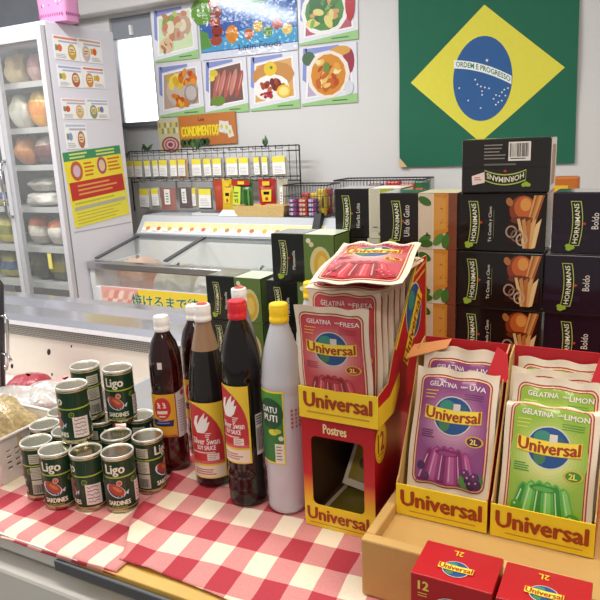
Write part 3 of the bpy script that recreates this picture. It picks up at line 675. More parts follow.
# meat in the basin
for k, (x, y, w, c, lb) in enumerate(((-1.74,1.36,.13,['a84c50','c98a88','a03c44'],'pink wrapped meat pack at the bottom of the open cooler'),(-1.60,1.38,.13,['b05c5a','d09a94'],'pale red wrapped meat pack further along the cooler floor'),(-1.68,1.22,.17,['e8e4ea','c9ccd8'],'white wrapped pack beside the red meat in the cooler'))):
    sack(0,w,.12,(.085,.085,.075)[k],c,70+k).build('meat_pack', loc=(x,y,.661), label=lb, cat='meat pack')

# ================================================================== wooden counter boards, riser and cloths
WOOD = mat('c9a04e', .5, vary=.2, scale=14); WD2 = mat('8a6a38', .6, vary=.2)
counter = empty('counter_board', (0,0,0), label='golden wooden counter board with dark metal edging under the checked cloths', cat='counter')
mb = MB(); mb.box(-.66,.93,.548,.70,.873,.897,WOOD,.002); mb.build('front_plank', counter, label='golden wooden front plank')
mb = MB(); GB = mat('8e8d8c',.6,vary=.04); mb.box(-1.05,.93,.70,1.32,.873,.897,GB).box(-1.5,-1.05,.70,.98,.873,.897,GB).box(-1.5,-.6605,.548,.70,.873,.897,mat('cfccc6',.4)); mb.build('grey_panel', counter, label='grey laminate panel behind the wooden front plank')
mb = MB(); mb.box(-.66,.93,.545,.548,.880,.885,WD2).box(-.70,.93,.5405,.5475,.874,.8905,mat('5c5e60',.3,.6),.002).build('metal_edging', counter, label='dark metal edging')
mb = MB(); mb.prism([(-.60,0),(.35,0),(.35,.187),(-.505,.187),(-.505,.110),(-.86,.110),(-.86,0)], lambda x,z,y: Vector((x,y,.897+z)), 1.05, 1.26, mat('7a6a58',.7)); mb.build('step_riser', label='plain brown step riser carrying the stacked tea cartons', cat='riser')

def gingham(name, px, py, ang):
    m = bpy.data.materials.new(name); m.use_nodes = True; nt = m.node_tree; N = nt.nodes; L = nt.links; b = N['Principled BSDF']
    uv = N.new('ShaderNodeUVMap'); mp = N.new('ShaderNodeMapping'); mp.inputs['Scale'].default_value = (1/px,1/py,1); L.new(uv.outputs[0], mp.inputs[0])
    nz = N.new('ShaderNodeTexNoise'); nz.inputs['Scale'].default_value = 9; nz.inputs['Detail'].default_value = 3; L.new(uv.outputs[0], nz.inputs['Vector'])
    va = N.new('ShaderNodeVectorMath'); va.operation = 'MULTIPLY_ADD'; va.inputs[1].default_value = (.12,.12,0); L.new(nz.outputs['Color'], va.inputs[0]); L.new(mp.outputs[0], va.inputs[2])
    sp = N.new('ShaderNodeSeparateXYZ'); L.new(va.outputs[0], sp.inputs[0]); st = []
    for ax in 'XY':
        fr_ = N.new('ShaderNodeMath'); fr_.operation = 'FRACT'; L.new(sp.outputs[ax], fr_.inputs[0])
        g = N.new('ShaderNodeMath'); g.operation = 'GREATER_THAN'; g.inputs[1].default_value = .5; L.new(fr_.outputs[0], g.inputs[0]); st.append(g)
    ad = N.new('ShaderNodeMath'); ad.operation = 'ADD'; L.new(st[0].outputs[0], ad.inputs[0]); L.new(st[1].outputs[0], ad.inputs[1])
    hv = N.new('ShaderNodeMath'); hv.operation = 'MULTIPLY'; hv.inputs[1].default_value = .5; L.new(ad.outputs[0], hv.inputs[0])
    cr = N.new('ShaderNodeValToRGB'); cr.color_ramp.interpolation = 'CONSTANT'; e = cr.color_ramp.elements; e.new(.3)
    for k, (p, h) in enumerate(((0,'e8d6bc'),(.3,'cd8582'),(.8,'aa2f3d'))): e[k].position = p; e[k].color = lin(h)+[1]
    L.new(hv.outputs[0], cr.inputs[0])
    wv = N.new('ShaderNodeTexNoise'); wv.inputs['Scale'].default_value = 420; L.new(uv.outputs[0], wv.inputs['Vector'])
    mx = N.new('ShaderNodeMix'); mx.data_type = 'RGBA'; mx.blend_type = 'SOFT_LIGHT'; mx.inputs[0].default_value = .35; L.new(cr.outputs[0], mx.inputs[6]); L.new(wv.outputs['Color'], mx.inputs[7]); L.new(mx.outputs[2], b.inputs['Base Color'])
    bp = N.new('ShaderNodeBump'); bp.inputs['Strength'].default_value = .12; bp.inputs['Distance'].default_value = .003; L.new(wv.outputs['Fac'], bp.inputs['Height']); L.new(bp.outputs[0], b.inputs['Normal'])
    b.inputs['Roughness'].default_value = .85
    return m
def cloth(name, fn, uvfn, nu, nv, m, **t):
    mb = MB(); mb.grid(fn, nu, nv, m)
    o = mb.build(name, **t); me = o.data; ul = me.uv_layers.new(name='weave')
    uvs = [uvfn(i/nu, j/nv) for j in range(nv+1) for i in range(nu+1)]
    for lp in me.loops: ul.data[lp.index].uv = uvs[lp.vertex_index]
    md = o.modifiers.new('thickness','SOLIDIFY'); md.thickness = .0012; md.offset = 1
    return o
def frontdrop(y, lim):   # the cloth rolls over the board edge
    d = max(0., lim - y); return y + d*.35 if d > 0 else y, -min(d*1.6, .006)
def left_fn(s, t):
    x = -1.45 + .86*s; y = .543 + .445*t + .004*sin(x*9)*(1-t)**4
    z = .8978 + .0008*(1+sin(x*60+y*20))*.5 + (0.0015*max(0, sin(x*38)) if y < .60 else 0)
    yy, dz = frontdrop(y, .551)
    return Vector((x, yy, z + dz))
cloth('checked_cloth', left_fn, lambda s,t: (-1.45+.86*s, .543+.445*t), 110, 60, gingham('gingham_under_cans', .058, .092, 0), label='red and white checked cloth under the sardine cans', cat='tablecloth', group=None)
def right_fn(s, t):
    y = (.5535 + .020*max(0,1-s/.16)) + .470*t; e = -.613 - .37*min(.24, y-.573) - .01*sin(y*30)
    x = e + (.90-e)*s
    y += .006*sin(x*13+1)*(1-t)**3
    ed = max(0, 1-(x-e)/.05)
    z = .9005 + .0006*sin(x*50)*sin(y*44) + .006*ed*abs(sin(y*21+.4)) + (.004*max(0, 1-abs(x+.545-.15*(y-.6))/.03)*max(0, 1-(y-.556)/.10))
    return Vector((x, y, max(z,.9005)))
def right_uv(s, t):
    p = right_fn(s, t); x, y = p.x+.02, p.y
    return (x + .10*(y-.7) + 3, y - .06*(x+.5) + 3.05)
cloth('checked_cloth', right_fn, right_uv, 150, 70, gingham('gingham_under_bottles', .068, .094, 0), label='red and white checked cloth under the bottles, its edge showing bare wood in front', cat='tablecloth')
TOP = .9025

# ================================================================== tea cartons
def tea(kind):
    """one carton: front printed panel, picture end, glossy wrap; origin at the middle of its base"""
    W, D, H = .132, .072, .0915
    blk = {'boldo':'241a26','spiced':'1c1714','claw':'221c18','lemon':'1d1b1a','camomile':'1a1d1a'}[kind]
    B = mat(blk, .22, coat=.5, vary=.1); mb = MB(); mb.box(-W/2,W/2,-D/2,D/2,0,H,B,.0015)
    fn = plane((-W/2,-D/2-.0002,0),(1,0,0),(0,0,1)); a = Art(mb, fn)
    px = {'boldo':.105,'spiced':.072,'claw':.068,'lemon':.070,'camomile':.070}[kind]
    # picture zone on the front; its top is paler, wrap glare painted in
    base = {'boldo':'c9a49a','spiced':'3a1c12','claw':'e6d6bc','lemon':'e3e0c8','camomile':'5f7a38'}[kind]
    G = dict(rough=.25, coat=.4)
    top = Art(mb, plane((-W/2,-D/2,H+.0002),(1,0,0),(0,1,0)))
    if kind != 'spiced':
        a.rect(px,0,W,H,mat(base,**G),1)
        top.rect(px,0,W,D,mat({'boldo':'8a7870','claw':'e9dcc4','lemon':'e8e8da','camomile':'d3dcc4'}[kind],**G),1)
    top.rect(.004,.004,px-.003,D-.004,mat({'boldo':'6b6460','spiced':'4a4440','claw':'5e6468','lemon':'5c6668','camomile':'75827e'}[kind],.12,coat=1.,bump=.2,bscale=60),1)  # dark part of the top lightened too: wrap glare put into its colour
    if kind == 'spiced':
        a.rect(px+.004,.012,W-.005,H-.004,mat('2e1710',**G),1)
        for k, (c, x, y, rx, ry) in enumerate((('8a3a1c',.098,.066,.020,.022),('c4622a',.100,.070,.015,.017),('e09a4a',.102,.074,.008,.010),('6b3018',.098,.050,.018,.006))): a.disc(x,y,rx,ry,mat(c,**G),1.5+k*.3,n=16)
        a.disc(.078,.078,.005,.007,mat('b0703a',**G),2,n=10,rot=.4)
        for k in range(5): a.poly([(.114+.003*k,.088),(.117+.003*k,.088),(.108-.004*k+.006*k,.040),(.104-.004*k+.006*k,.040)],mat(('d9a060','a8602e','c98a4a')[k%3],**G),2+.2*k)
        for k in range(5): a.poly([(.090+.007*k,.052-.002*k),(.094+.008*k,.053),(.106+.003*k,.008),(.100+.003*k,.006)],mat(('e3bc84','c98f52','b87038','d9a868','eac890')[k],**G),2.8+.15*k)
        for k in range(3): a.ring(ell(.082+.008*k,.032-.006*k,.009,.010,14),ell(.082+.008*k,.032-.006*k,.0065,.0075,14),mat(('a89080','7a5a48','c4a890')[k],**G),3.2+.1*k)
    elif kind == 'claw':
        a.rect(px,.0,px+.024,H,mat('dccab0',**G),1.5).poly([(px+.026,.016),(px+.050,.03),(px+.050,H),(px+.026,H)],mat('d08a34',**G),1.7).rect(px+.046,0,W,H,mat('7f4630',**G),1.6)
        a.poly([(px+.026,.03),(px+.046,.034),(px+.046,.085),(px+.026,.085)],mat('d99a44',**G),2)
        R = random.Random(5)
        for k in range(14): 
            x, y = px+.036+R.uniform(0,.02), R.uniform(.03,.085); a.poly([(x,y),(x+.002,y+.001),(x+R.uniform(.004,.012),y+R.uniform(-.008,.010))],mat('7a3f22',**G),2.4)
        for k, (x, y, r) in enumerate(((px+.011,.016,.6),(px+.011,.079,-.5),(px+.034,.016,.9),(px+.046,.014,1.4),(px+.013,.009,0.))): a.disc(x,y,.012,.0065,mat(('4a7a34','3c6a2c','5c8a3e')[k%3],**G),2.6+.1*k,n=12,rot=r)
        a.rect(px+.012,.022,px+.021,.0235,INK,3).poly([(px+.013,.024),(px+.017,.024),(px+.015,.029)],INK,3)
    elif kind == 'lemon':
        a.rect(px+.003,.012,px+.020,H,mat('d6d0bc',**G),1.5).poly([(px+.022,.026),(px+.050,.034),(px+.050,H),(px+.022,H)],mat('b9c23a',**G),1.7).rect(px+.048,0,W,H,mat('e9ead8',**G),1.6)
        a.disc(px+.03,.008,.012,.006,mat('6a8a3a',**G),2,n=12).rect(px+.008,.020,px+.017,.0215,INK,3)
    elif kind == 'camomile':
        a.disc(px+.034,.036,.022,.034,mat('d8cc90',**G),1.5,n=18).disc(px+.036,.034,.016,.028,mat('d9b03c',**G),1.9,n=18).disc(px+.037,.035,.009,.018,mat('e6c862',**G),2.3,n=14)
        for k, (x, y) in enumerate(((.010,.080),(.016,.073))): a.disc(px+x,y,.005,.005,mat(('e8e4d0','d8cf9a')[k%2],**G),2+.1*k,n=10)
    else:
        a.rect(px,.0,W,H,mat('b08a82',**G),1.5).disc(px+.016,.05,.012,.03,mat('d9b8a8',**G),2,n=14).rect(0,.02,px*.5,.03,mat('2c2030',**G),1)
    # maker's curved banner, read upwards
    lx = {'boldo':.030,'spiced':.020,'claw':.026,'lemon':.020,'camomile':.022}[kind]; Lb, Hb = .064, .0115
    bend = lambda s: 3.6*s*s
    def turn(s, t): return (lx - t + 0*s, H*.5 + s)          # reading direction runs up the carton
    ss = [(-.5+k/12)*Lb for k in range(13)]
    def band(e, m, ly):
        up_ = [(x*(1+e*30), Hb/2+e+bend(x)-.006) for x in ss]; lo = [(x*(1+e*30), -Hb/2-e+bend(x)-.006) for x in ss]
        a.poly([turn(*p) for p in up_] + [turn(*p) for p in lo[::-1]], m, ly)
    band(.0016, mat('b9c46a',.3), 2.5); band(.0004, mat('26301c',.3), 3)
    gv, gf = glyphs('HORNIMANS', .04)
    a._put([turn((x-.5)*Lb*.93, (y-.5)*Hb*.62+bend((x-.5)*Lb*.93)-.006) for x, y in gv], gf, mat('f0ecd2',.35), 4)
    for k, (x, y) in enumerate(((-.036,.0),(-.038,.004),(-.034,.005))): a.disc(*turn(x,y+.0005), .0045,.0035, mat('9ab83a',.3), 4+.1*k, n=8)
    a.disc(*turn(0,-.0155),.0022,.0022,mat('c43a2e',.3),3,n=8)
    nm = {'boldo':'Boldo','spiced':'Té Canela y Clavo','claw':'Uña de Gato','lemon':'Hierba Luisa','camomile':'Manzanilla'}[kind]
    tw, th_, tx, ty = {'boldo':(.024,.0095,.060,.050),'spiced':(.056,.0062,.050,.043),'claw':(.052,.010,.048,.046),'lemon':(.046,.0075,.048,.042),'camomile':(.036,.006,.048,.042)}[kind]
    a.text(nm, tx, ty, tw, th_, mat('ece6dc',.35), 3, weight=.0, rot=pi/2)
    if kind == 'spiced': a.rect(.0548,.022,.0553,.066,mat('8a8a5a',.4),3)
    # side panel toward the room's right
    sd = Art(mb, plane((W/2+.0002,-D/2,0),(0,1,0),(0,0,1))); sd.rect(.002,.002,D-.002,H-.002,mat({'boldo':'3a2c34','spiced':'b08a5a','claw':'9a6a48','lemon':'c9d08a','camomile':'6f8a48'}[kind],**G),1)
    return mb
T_ = {}
def put_tea(kind, x, y, z, label, rz=0.):
    if kind not in T_:
        o = tea(kind).build('tea_carton'); T_[kind] = o
    else: o = copy_tree(T_[kind])
    o.location = (x, y, z); o.rotation_euler = (0,0,rz)
    tag(o, label=label, cat='tea carton', group='stacked tea cartons')
RZ1, RZ2 = .897+.187+.0005, .897+.110+.0005
TY = 1.04+.036; HT = .0921
NM = ('lowest','middle','topmost')
for k in range(3):
    put_tea('claw', -.327, TY, RZ1+HT*k, 'black tea carton with orange cup picture, %s of its column' % NM[k])
    put_tea('spiced', -.192, TY-.003*(k==1), RZ1+HT*k, 'black tea carton with cinnamon stick picture, %s of the three under the upturned one' % NM[k])
    put_tea('boldo', (-.056,-.0585,-.052)[k], TY+(0,-.004,.006)[k], RZ1+HT*k, 'dark purple tea carton with plain white name, %s of its column' % NM[k])
    put_tea('lemon', (-.455,-.458,-.454)[k], TY+.096, RZ1+HT*k, 'black tea carton with cream and lime green picture, %s of its column' % NM[k])
    put_tea('camomile', (-.574,-.573,-.556)[k], 1.098, RZ2+HT*k, 'black tea carton with green and yellow picture behind the red-capped bottle, %s of its column' % NM[k])
    if k < 2: put_tea('camomile', -.720, 1.103, RZ2+HT*k, 'black tea carton with green and yellow picture behind the white-capped bottles, %s of two' % ('lower','upper')[k])
# the upturned carton lying on top
mb = MB(); W, D, H = .130, .090, .081; mb.box(0,W,0,D,0,H,mat('211d1b',.16,coat=.8,bump=.12,bscale=40),.002)
a = Art(mb, plane((0,-.0003,0),(1,0,0),(0,0,1)))
a.rect(.002,.038,W-.002,.0395,mat('2f2a28',.25),1)
a.rect(.070,.048,.102,.076,mat('e6e2da',.4),1.5).bars(.072,.054,.100,.074,16,INK,2).lines(.073,.050,.099,.053,1,INK,2)
for k in range(5): a.lines(.034,.050+.005*k,.066,.054+.005*k,1,mat('8a837c',.4),1.5)
a.lines(.034,.040,.100,.046,1,mat('6a6460',.4),1.5)
ss = [-.5+k/10 for k in range(11)]; cx, cy = .066, .020
bd = lambda x: .14*(x*.058)**2*60
for e, m, ly in ((.0018,mat('b9c46a',.3),2),(0,mat('26301c',.3),2.5)):
    a.poly([(cx+x*.060*(1+e*10), cy+.0065+e+bd(x)) for x in ss]+[(cx+x*.060*(1+e*10), cy-.0065-e+bd(x)) for x in ss[::-1]], m, ly)
gv, gf = glyphs('HORNIMANS', .04)
a._put([(cx-(x-.5)*.055, cy-(y-.5)*.0085+bd(x-.5)) for x, y in gv], gf, mat('f0ecd2',.35), 3.5)
for k in range(3): a.disc(.094+.003*k,.012+.002*(k%2),.004,.003,mat('9ab83a',.3),3+.2*k,n=8)
a.disc(.066,.033,.0025,.002,mat('c43a2e',.3),3,n=8)
a.poly([(.017,.012),(.036,.016),(.035,.032),(.016,.026)],mat('ecd9d2',.5),3).lines(.020,.019,.032,.025,2,mat('c4606a',.5),3.4)
s2 = Art(mb, plane((W+.0003,0,0),(0,1,0),(0,0,1))); s2.rect(.004,.002,D-.004,H-.002,mat('d9cdb4',.3,coat=.5),1)
for k in range(5): s2.poly([(.015+.012*k,.01),(.021+.012*k,.01),(.028+.011*k,.07),(.022+.011*k,.07)],mat(('c98f52','b87038','a85a2c')[k%3],.3),2+.1*k)
t2 = Art(mb, plane((0,0,H+.0003),(1,0,0),(0,1,0))); t2.rect(.002,.002,W-.002,D-.002,mat('b8b4a8',.12,coat=1.,bump=.3,bscale=60),1)
mb.build('tea_carton', loc=(-.2535,1.035,RZ1+HT*3), rot=(0,0,radians(1.5)), label='upturned black tea carton with barcode and price sticker, lying below the flag', cat='tea carton', group='stacked tea cartons')
# ================================================================== sardine cans
GRN = mat('1c3b28', .28, coat=.25, vary=.05); RIM = mat('b9b49a', .22, 1.); LIDM = mat('eceae4', .3, .45, bump=.05, bscale=30)
CR, CHh = .0252, .094
def make_can():
    o = empty('sardine_can')
    b = MB(); b.lathe([(CR*.97,.0),(CR,.002),(CR,.004),(CR*.975,.006),(CR*.975,.088),(CR,.090),(CR,.092)], RIM, seg=40)
    r = CR*.975
    fn = cyl((0,0,0), lambda z: r, -pi/2); a = Art(b, fn, .006)
    C_ = 2*pi*r
    a.rect(0,.0065,C_,.0875,GRN,.5)
    a.rect(0,.0585,C_,.0608,mat('a9b83c',.35),1).rect(0,.0055,C_,.0072,mat('b9a86a',.35),1).rect(0,.0868,C_,.0884,mat('b9a86a',.35),1)
    CRM = mat('efe8d4',.35)
    for f in (0, C_/2):
        a.text('Ligo', f-.002,.0715,.031,.0205,CRM,2,weight=.03)
        a.disc(f+.003,.050,.0045,.0048,mat('e0b0a0',.4),1.5,n=14).disc(f+.003,.050,.003,.0034,mat('c44a3a',.4),2,n=12)
        a.disc(f-.004,.037,.0165,.0105,mat('d8dce4',.35),1.2,n=20,rot=-.55).disc(f-.004,.034,.0135,.006,mat('3a4a6a',.35),1.6,n=20,rot=-.55)
        a.disc(f-.003,.039,.0145,.008,mat('b5432e',.35),2,n=18,rot=-.6).disc(f-.001,.040,.008,.003,mat('cf7a52',.35),2.4,n=14,rot=-.6)
        a.poly([(f+.010,.032),(f+.017,.037),(f+.015,.029)],mat('c9d0d8',.35),2)
        a.text('SARDINES', f,.0165,.036,.0082,CRM,2,weight=.05).text('IN TOMATO SAUCE', f,.0095,.024,.003,mat('b9b85a',.4),2)
        a.disc(f+.026,.050,.0045,.0048,mat('8a9a3a',.4),1.5,n=12).disc(f+.026,.050,.003,.0032,GRN,2,n=10)
    n = C_*.75      # nutrition side
    a.rect(n-.0105,.010,n+.0105,.0345,mat('c9c4b4',.45),1.5).bars(n-.009,.012,n+.009,.027,14,INK,2)
    a.rect(n-.0105,.0365,n+.0105,.0570,mat('d4cdbb',.45),1.5).lines(n-.009,.038,n+.009,.0555,7,mat('7a7468',.5),2,fill=.35)
    a.rect(n-.0105,.0635,n+.0105,.080,mat('cfc8b6',.45),1.5).lines(n-.009,.065,n+.009,.0785,4,mat('7a7468',.5),2,fill=.35)
    b.build('can_body', o)
    st = MB(); q = C_*.25+.002; sa = Art(st, cyl((0,0,.0), lambda z: r+.0012, -pi/2), .006)
    sa.poly([(q-.0125,.012),(q+.0125,.010),(q+.0125,.0445),(q-.0125,.0465)],mat('ead8d2',.55),0)
    R = random.Random(8)
    for k in range(5):
        y = .017+.006*k; p = [(q-.010+.0023*j, y+R.uniform(-.0016,.0016)) for j in range(9)]
        sa.poly([(x,y_+.0007) for x,y_ in p]+[(x,y_-.0007) for x,y_ in p[::-1]],mat('7d6480',.5),1)
    st.build('price_sticker', o, label='pale pink handwritten price sticker')
    l = MB(); l.lathe([(CR,.0905),(CR*1.005,.093),(CR*.985,.0942),(CR*.94,.0938),(CR*.92,.0905),(CR*.86,.0903),(CR*.83,.0910),(CR*.76,.0910),(CR*.74,.0904),(CR*.45,.0906),(CR*.43,.0912),(CR*.05,.0912)], LIDM, seg=40, cap0=False)
    l.build('lid', o)
    return o
CT = .9012
cans = [(-.849,.657,78,'row nearest the cloth edge, farthest toward the basket, nutrition print showing'),(-.796,.648,-20,''),(-.746,.664,-80,''),(-.697,.682,-13,''),(-.690,.745,60,''),
        (-.889,.710,40,''),(-.905,.764,10,''),(-.832,.707,-20,''),(-.814,.766,50,''),(-.742,.728,200,''),(-.758,.804,80,'')]
lab = ['green sardine can with nutrition print showing, front row end beside the white basket',
 'green sardine can with full front label, front row, second from the white basket',
 'green sardine can with handwritten sticker facing out, middle of the front row',
 'green sardine can with whole name and fish picture, front row beside the barcode can',
 'green sardine can with barcode and white print panels, closest to the first dark bottle',
 'green sardine can showing only its bright lid, behind the front row beside the white basket',
 'green sardine can at the far back corner beside the white basket',
 'green sardine can mostly hidden under the handwritten-sticker top can',
 'green sardine can in the middle of the bottom layer between the top cans',
 'green sardine can with shaded lid under the top can nearest the bottles',
 'green sardine can at the back of the bottom layer behind the barcode can']
top = [(-.838,.768,115,'green sardine can of the upper layer, at the back, its name turned aside'),
 (-.788,.690,-74,'green sardine can of the upper layer with large handwritten sticker facing out'),
 (-.774,.780,-16,'green sardine can of the upper layer with whole name and fish picture, nearest the bottles')]
can0 = make_can()
def face(x, y): return atan2(-y, -x) + pi/2     # turns a thing's front toward the aisle
first = True
for k, (x, y, r, _) in enumerate(cans):
    c = can0 if k == 0 else copy_tree(can0)
    c.location = (x, y, CT); c.rotation_euler = (0,0,face(x,y)+radians(r)); tag(c, label=lab[k], cat='can', group='sardine cans in the pile')
for x, y, r, l_ in top:
    c = copy_tree(can0); c.location = (x, y, CT+.0946); c.rotation_euler = (0,0,face(x,y)+radians(r)); tag(c, label=l_, cat='can', group='sardine cans in the pile')

# ================================================================== bottles
def bottle(x, y, prof, body, cap, cz, cr, label, seg=36, sq=None, name='sauce_bottle', upper=None):
    o = empty(name, (x, y, TOP), (0,0,face(x,y)), label=label, cat='bottle', group='sauce bottles in two rows')
    mb = MB()
    if upper:
        zl, um = upper; lo = [p for p in prof if p[1] <= zl]; hi = [p for p in prof if p[1] >= zl]
        r = lo[-1][0] + (hi[0][0]-lo[-1][0])*((zl-lo[-1][1])/max(1e-6,hi[0][1]-lo[-1][1]))
        mb.lathe(lo+[(r,zl)], body, seg=seg, sq=sq, cap1=False); mb.build('bottle_body', o)
        mb = MB(); mb.lathe([(r,zl)]+hi, um, seg=seg, sq=sq, cap0=False); mb.build('bottle_neck', o)
    else: mb.lathe(prof, body, seg=seg, sq=sq); mb.build('bottle_body', o)
    c = MB(); h = cz[1]-cz[0]; z0 = cz[0]; n = 40
    c.lathe([(cr*.99,z0),(cr*1.02,z0+.001),(cr*1.02,z0+h*.22),(cr*.985,z0+h*.24),(cr*.985,z0+h*.88),(cr*.95,z0+h*.97),(cr*.86,z0+h)], cap, seg=n)
    for k in range(n): 
        t = 2*pi*k/n; c.tube([(cr*.97*cos(t),cr*.97*sin(t),z0+h*.36),(cr*.97*cos(t),cr*.97*sin(t),z0+h*.85)], .0005, cap, 4)
    c.build('cap', o)
    return o
SOY = mat('140c09', .07, coat=.6, vary=.2, scale=20); VSOY = mat('231f1e', .10, coat=.5)
WCAP = mat('efeae6', .4); RCAP = mat('d01c2a', .3, coat=.3); YCAP = mat('f3cb1c', .35)
AMB = mat('3a0c06', .06, trans=.75, coat=.4)
def labelpart(o, rf, draw, name='label', sub=.006, **t):
    l = MB(); a = Art(l, cyl((0,0,0), rf, -pi/2), sub); draw(a); l.build(name, o, **t)
def pxz(o): pass
# 1: amber squarish bottle with white cap
p1 = [(.024,0),(.0285,.004),(.029,.012),(.0288,.055),(.0278,.062),(.0288,.070),(.0288,.145),(.0278,.150),(.0288,.156),(.0288,.190),(.0272,.208),(.0215,.230),(.0135,.245),(.0115,.250),(.0115,.256)]
SQ1 = lambda z: .16 if z < .19 else max(0, .16*(1-(z-.19)/.03))
RF1 = lambda z: .0268
def lab1(a):
    Y = mat('e9a92c',.4)
    a.rect(-.036,.069,.010,.146,Y,1).rect(-.034,.070,.008,.072,mat('c4302a',.4),2).rect(.010,.066,.011,.149,mat('a8281e',.4),2)
    a.disc(-.012,.121,.0145,.020,mat('d63a34',.4),2,n=22).disc(-.012,.121,.0128,.018,mat('cf2f2a',.4),3,n=22)
    R = random.Random(2)
    for j in range(2):
        x = -.017+.009*j
        a.rect(x-.002,.126,x+.0025,.1275,PAPER,4).rect(x-.0005,.123,x+.001,.131,PAPER,4).rect(x-.003,.1222,x+.003,.1236,PAPER,4).rect(x-.0025,.129,x-.001,.132,PAPER,4)
    a.rect(-.021,.1115,-.004,.117,mat('f0dcd0',.4),4).lines(-.018,.105,-.006,.109,1,mat('f0dcd0',.4),4)
    a.poly([(-.030,.090),(.004,.088),(.006,.100),(.000,.099),(-.026,.102),(-.032,.100)],mat('26285a',.4),3).lines(-.024,.0925,.000,.097,1,mat('8a8cc0',.4),4).lines(-.020,.098,-.004,.1005,1,mat('c8c8e0',.4),4)
    a.poly([(.0115,.066),(.034,.069),(.034,.156),(.0115,.146)],mat('e2d2d0',.45),1).disc(.024,.145,.004,.005,mat('c43a4a',.4),2,n=12)
    a.lines(.015,.075,.030,.134,12,mat('b89a98',.5),2,fill=.35)
def sq1fn(c, base):
    def f(u, v, o):
        t = -pi/2 + u/.0288; q = .16; g = 1+q*((abs(cos(t+pi/4))**4+abs(sin(t+pi/4))**4)-.75)
        return Vector(((.0288*g+o+.0005)*cos(t), (.0288*g+o+.0005)*sin(t), v))
    return f
def sqlabel(o, draw):
    l = MB(); a = Art(l, sq1fn(0,0), .005); draw(a); l.build('label', o)
b1 = bottle(-.698,.815,p1,AMB,WCAP,(.250,.276),.0128,'amber sauce bottle with white cap and orange label beside the cans',sq=SQ1)
sqlabel(b1, lab1)
s_ = MB(); a = Art(s_, cyl((0,0,0), lambda z:.0302, -pi/2)); a.rect(-.014,.191,-.006,.203,mat('ead9d4',.5),0); s_.build('price_sticker', b1, label='small pale price sticker')
b2 = bottle(-.690,.893,p1,AMB,WCAP,(.250,.276),.0128,'amber sauce bottle with white cap standing behind the first one',sq=SQ1)
sqlabel(b2, lab1)
# 2: tapered soy bottles
p2 = [(.026,0),(.0318,.005),(.0325,.02),(.0325,.145),(.0315,.165),(.0282,.195),(.0235,.225),(.0178,.250),(.0135,.268),(.0125,.276),(.0125,.283)]
def soylabel(a, x0, x1, z0, z1):
    W, H = x1-x0, z1-z0; PK = mat('c6383c',.4)
    a.rect(x0,z0,x1,z1,mat('f0d040',.4),1)
    a.poly([(x0+.002,z0+.030)]+[(x1-.003,z0+.030)]+[(x1-.003-(W-.005)*(1-cos(t)), z0+.055+(H-.057)*sin(t)) for t in [pi/2*k/8 for k in range(9)]]+[(x0+.002,z1-.002)],PK,2)
    a.rect(x0+.002,z0+.002,x1-.003,z0+.030*.75,mat('efe2cc',.4),2).rect(x0+.002,z0+.026,x1-.003,z0+.031,mat('d8626a',.4),2.5)
    cx = x0+W*.42; cy = z0+H*.70
    a.poly([(cx-.010,cy-.012),(cx-.016,cy+.003),(cx-.012,cy+.016),(cx-.005,cy+.019),(cx-.008,cy+.010),(cx-.009,cy+.001),(cx-.002,cy+.014),(cx+.006,cy+.024),(cx+.004,cy+.012),(cx+.011,cy+.018),(cx+.008,cy+.006),(cx+.013,cy+.008),(cx+.008,cy-.006),(cx+.002,cy-.012)],PAPER,3)
    for k in range(3): a.rect(cx+.004,cy-.013-.003*k,cx+.014-.002*k,cy-.0118-.003*k,PAPER,3)
    a.text('Silver Swan', x0+W*.47,z0+H*.50,W*.74,H*.085,PAPER,3,weight=.02).text('SOY SAUCE', x0+W*.48,z0+H*.415,W*.5,H*.06,PAPER,3,weight=.03)
    a.lines(x0+.005,z0+H*.33,x1-.008,z0+H*.37,1,mat('f0c8c0',.5),3)
    a.rect(x0+W*.50,z0+H*.245,x0+W*.80,z0+H*.335,mat('f3e6dc',.5),3).lines(x0+W*.53,z0+H*.255,x0+W*.78,z0+H*.325,3,mat('c49a9a',.5),4)
    a.lines(x0+.006,z0+.006,x1-.012,z0+.018,3,mat('c47a72',.5),3)
NECK = mat('9a7a5e', .15, coat=.4, vary=.15)
def soycap(o, z): 
    c = MB(); Art(c, plane((0,0,z+.0004),(1,0,0),(0,1,0))).disc(0,0,.009,.009,mat('d4343c',.35),1,n=18); c.build('cap_emblem', o, label='red disc on the cap top')
b3 = bottle(-.606,.807,p2,VSOY,WCAP,(.278,.305),.0137,'brown-necked soy sauce bottle with white cap and red swan label',upper=(.232,NECK)); soycap(b3,.305)
labelpart(b3, lambda z: .0331, lambda a: soylabel(a,-.042,.022,.018,.150))
b4 = bottle(-.612,.925,p2,VSOY,WCAP,(.278,.305),.0137,'soy sauce bottle with white cap standing behind the red-capped one',upper=(.205,mat('8d8a92',.15,coat=.4,vary=.15))); soycap(b4,.305)
labelpart(b4, lambda z: .0331, lambda a: soylabel(a,-.042,.022,.018,.150))
s_ = MB(); a = Art(s_, cyl((0,0,0), lambda z:.0225+.001, -pi/2)); a.rect(-.022,.215,-.014,.229,mat('e6dad4',.5),0); s_.build('price_sticker', b4, label='small pale price sticker')
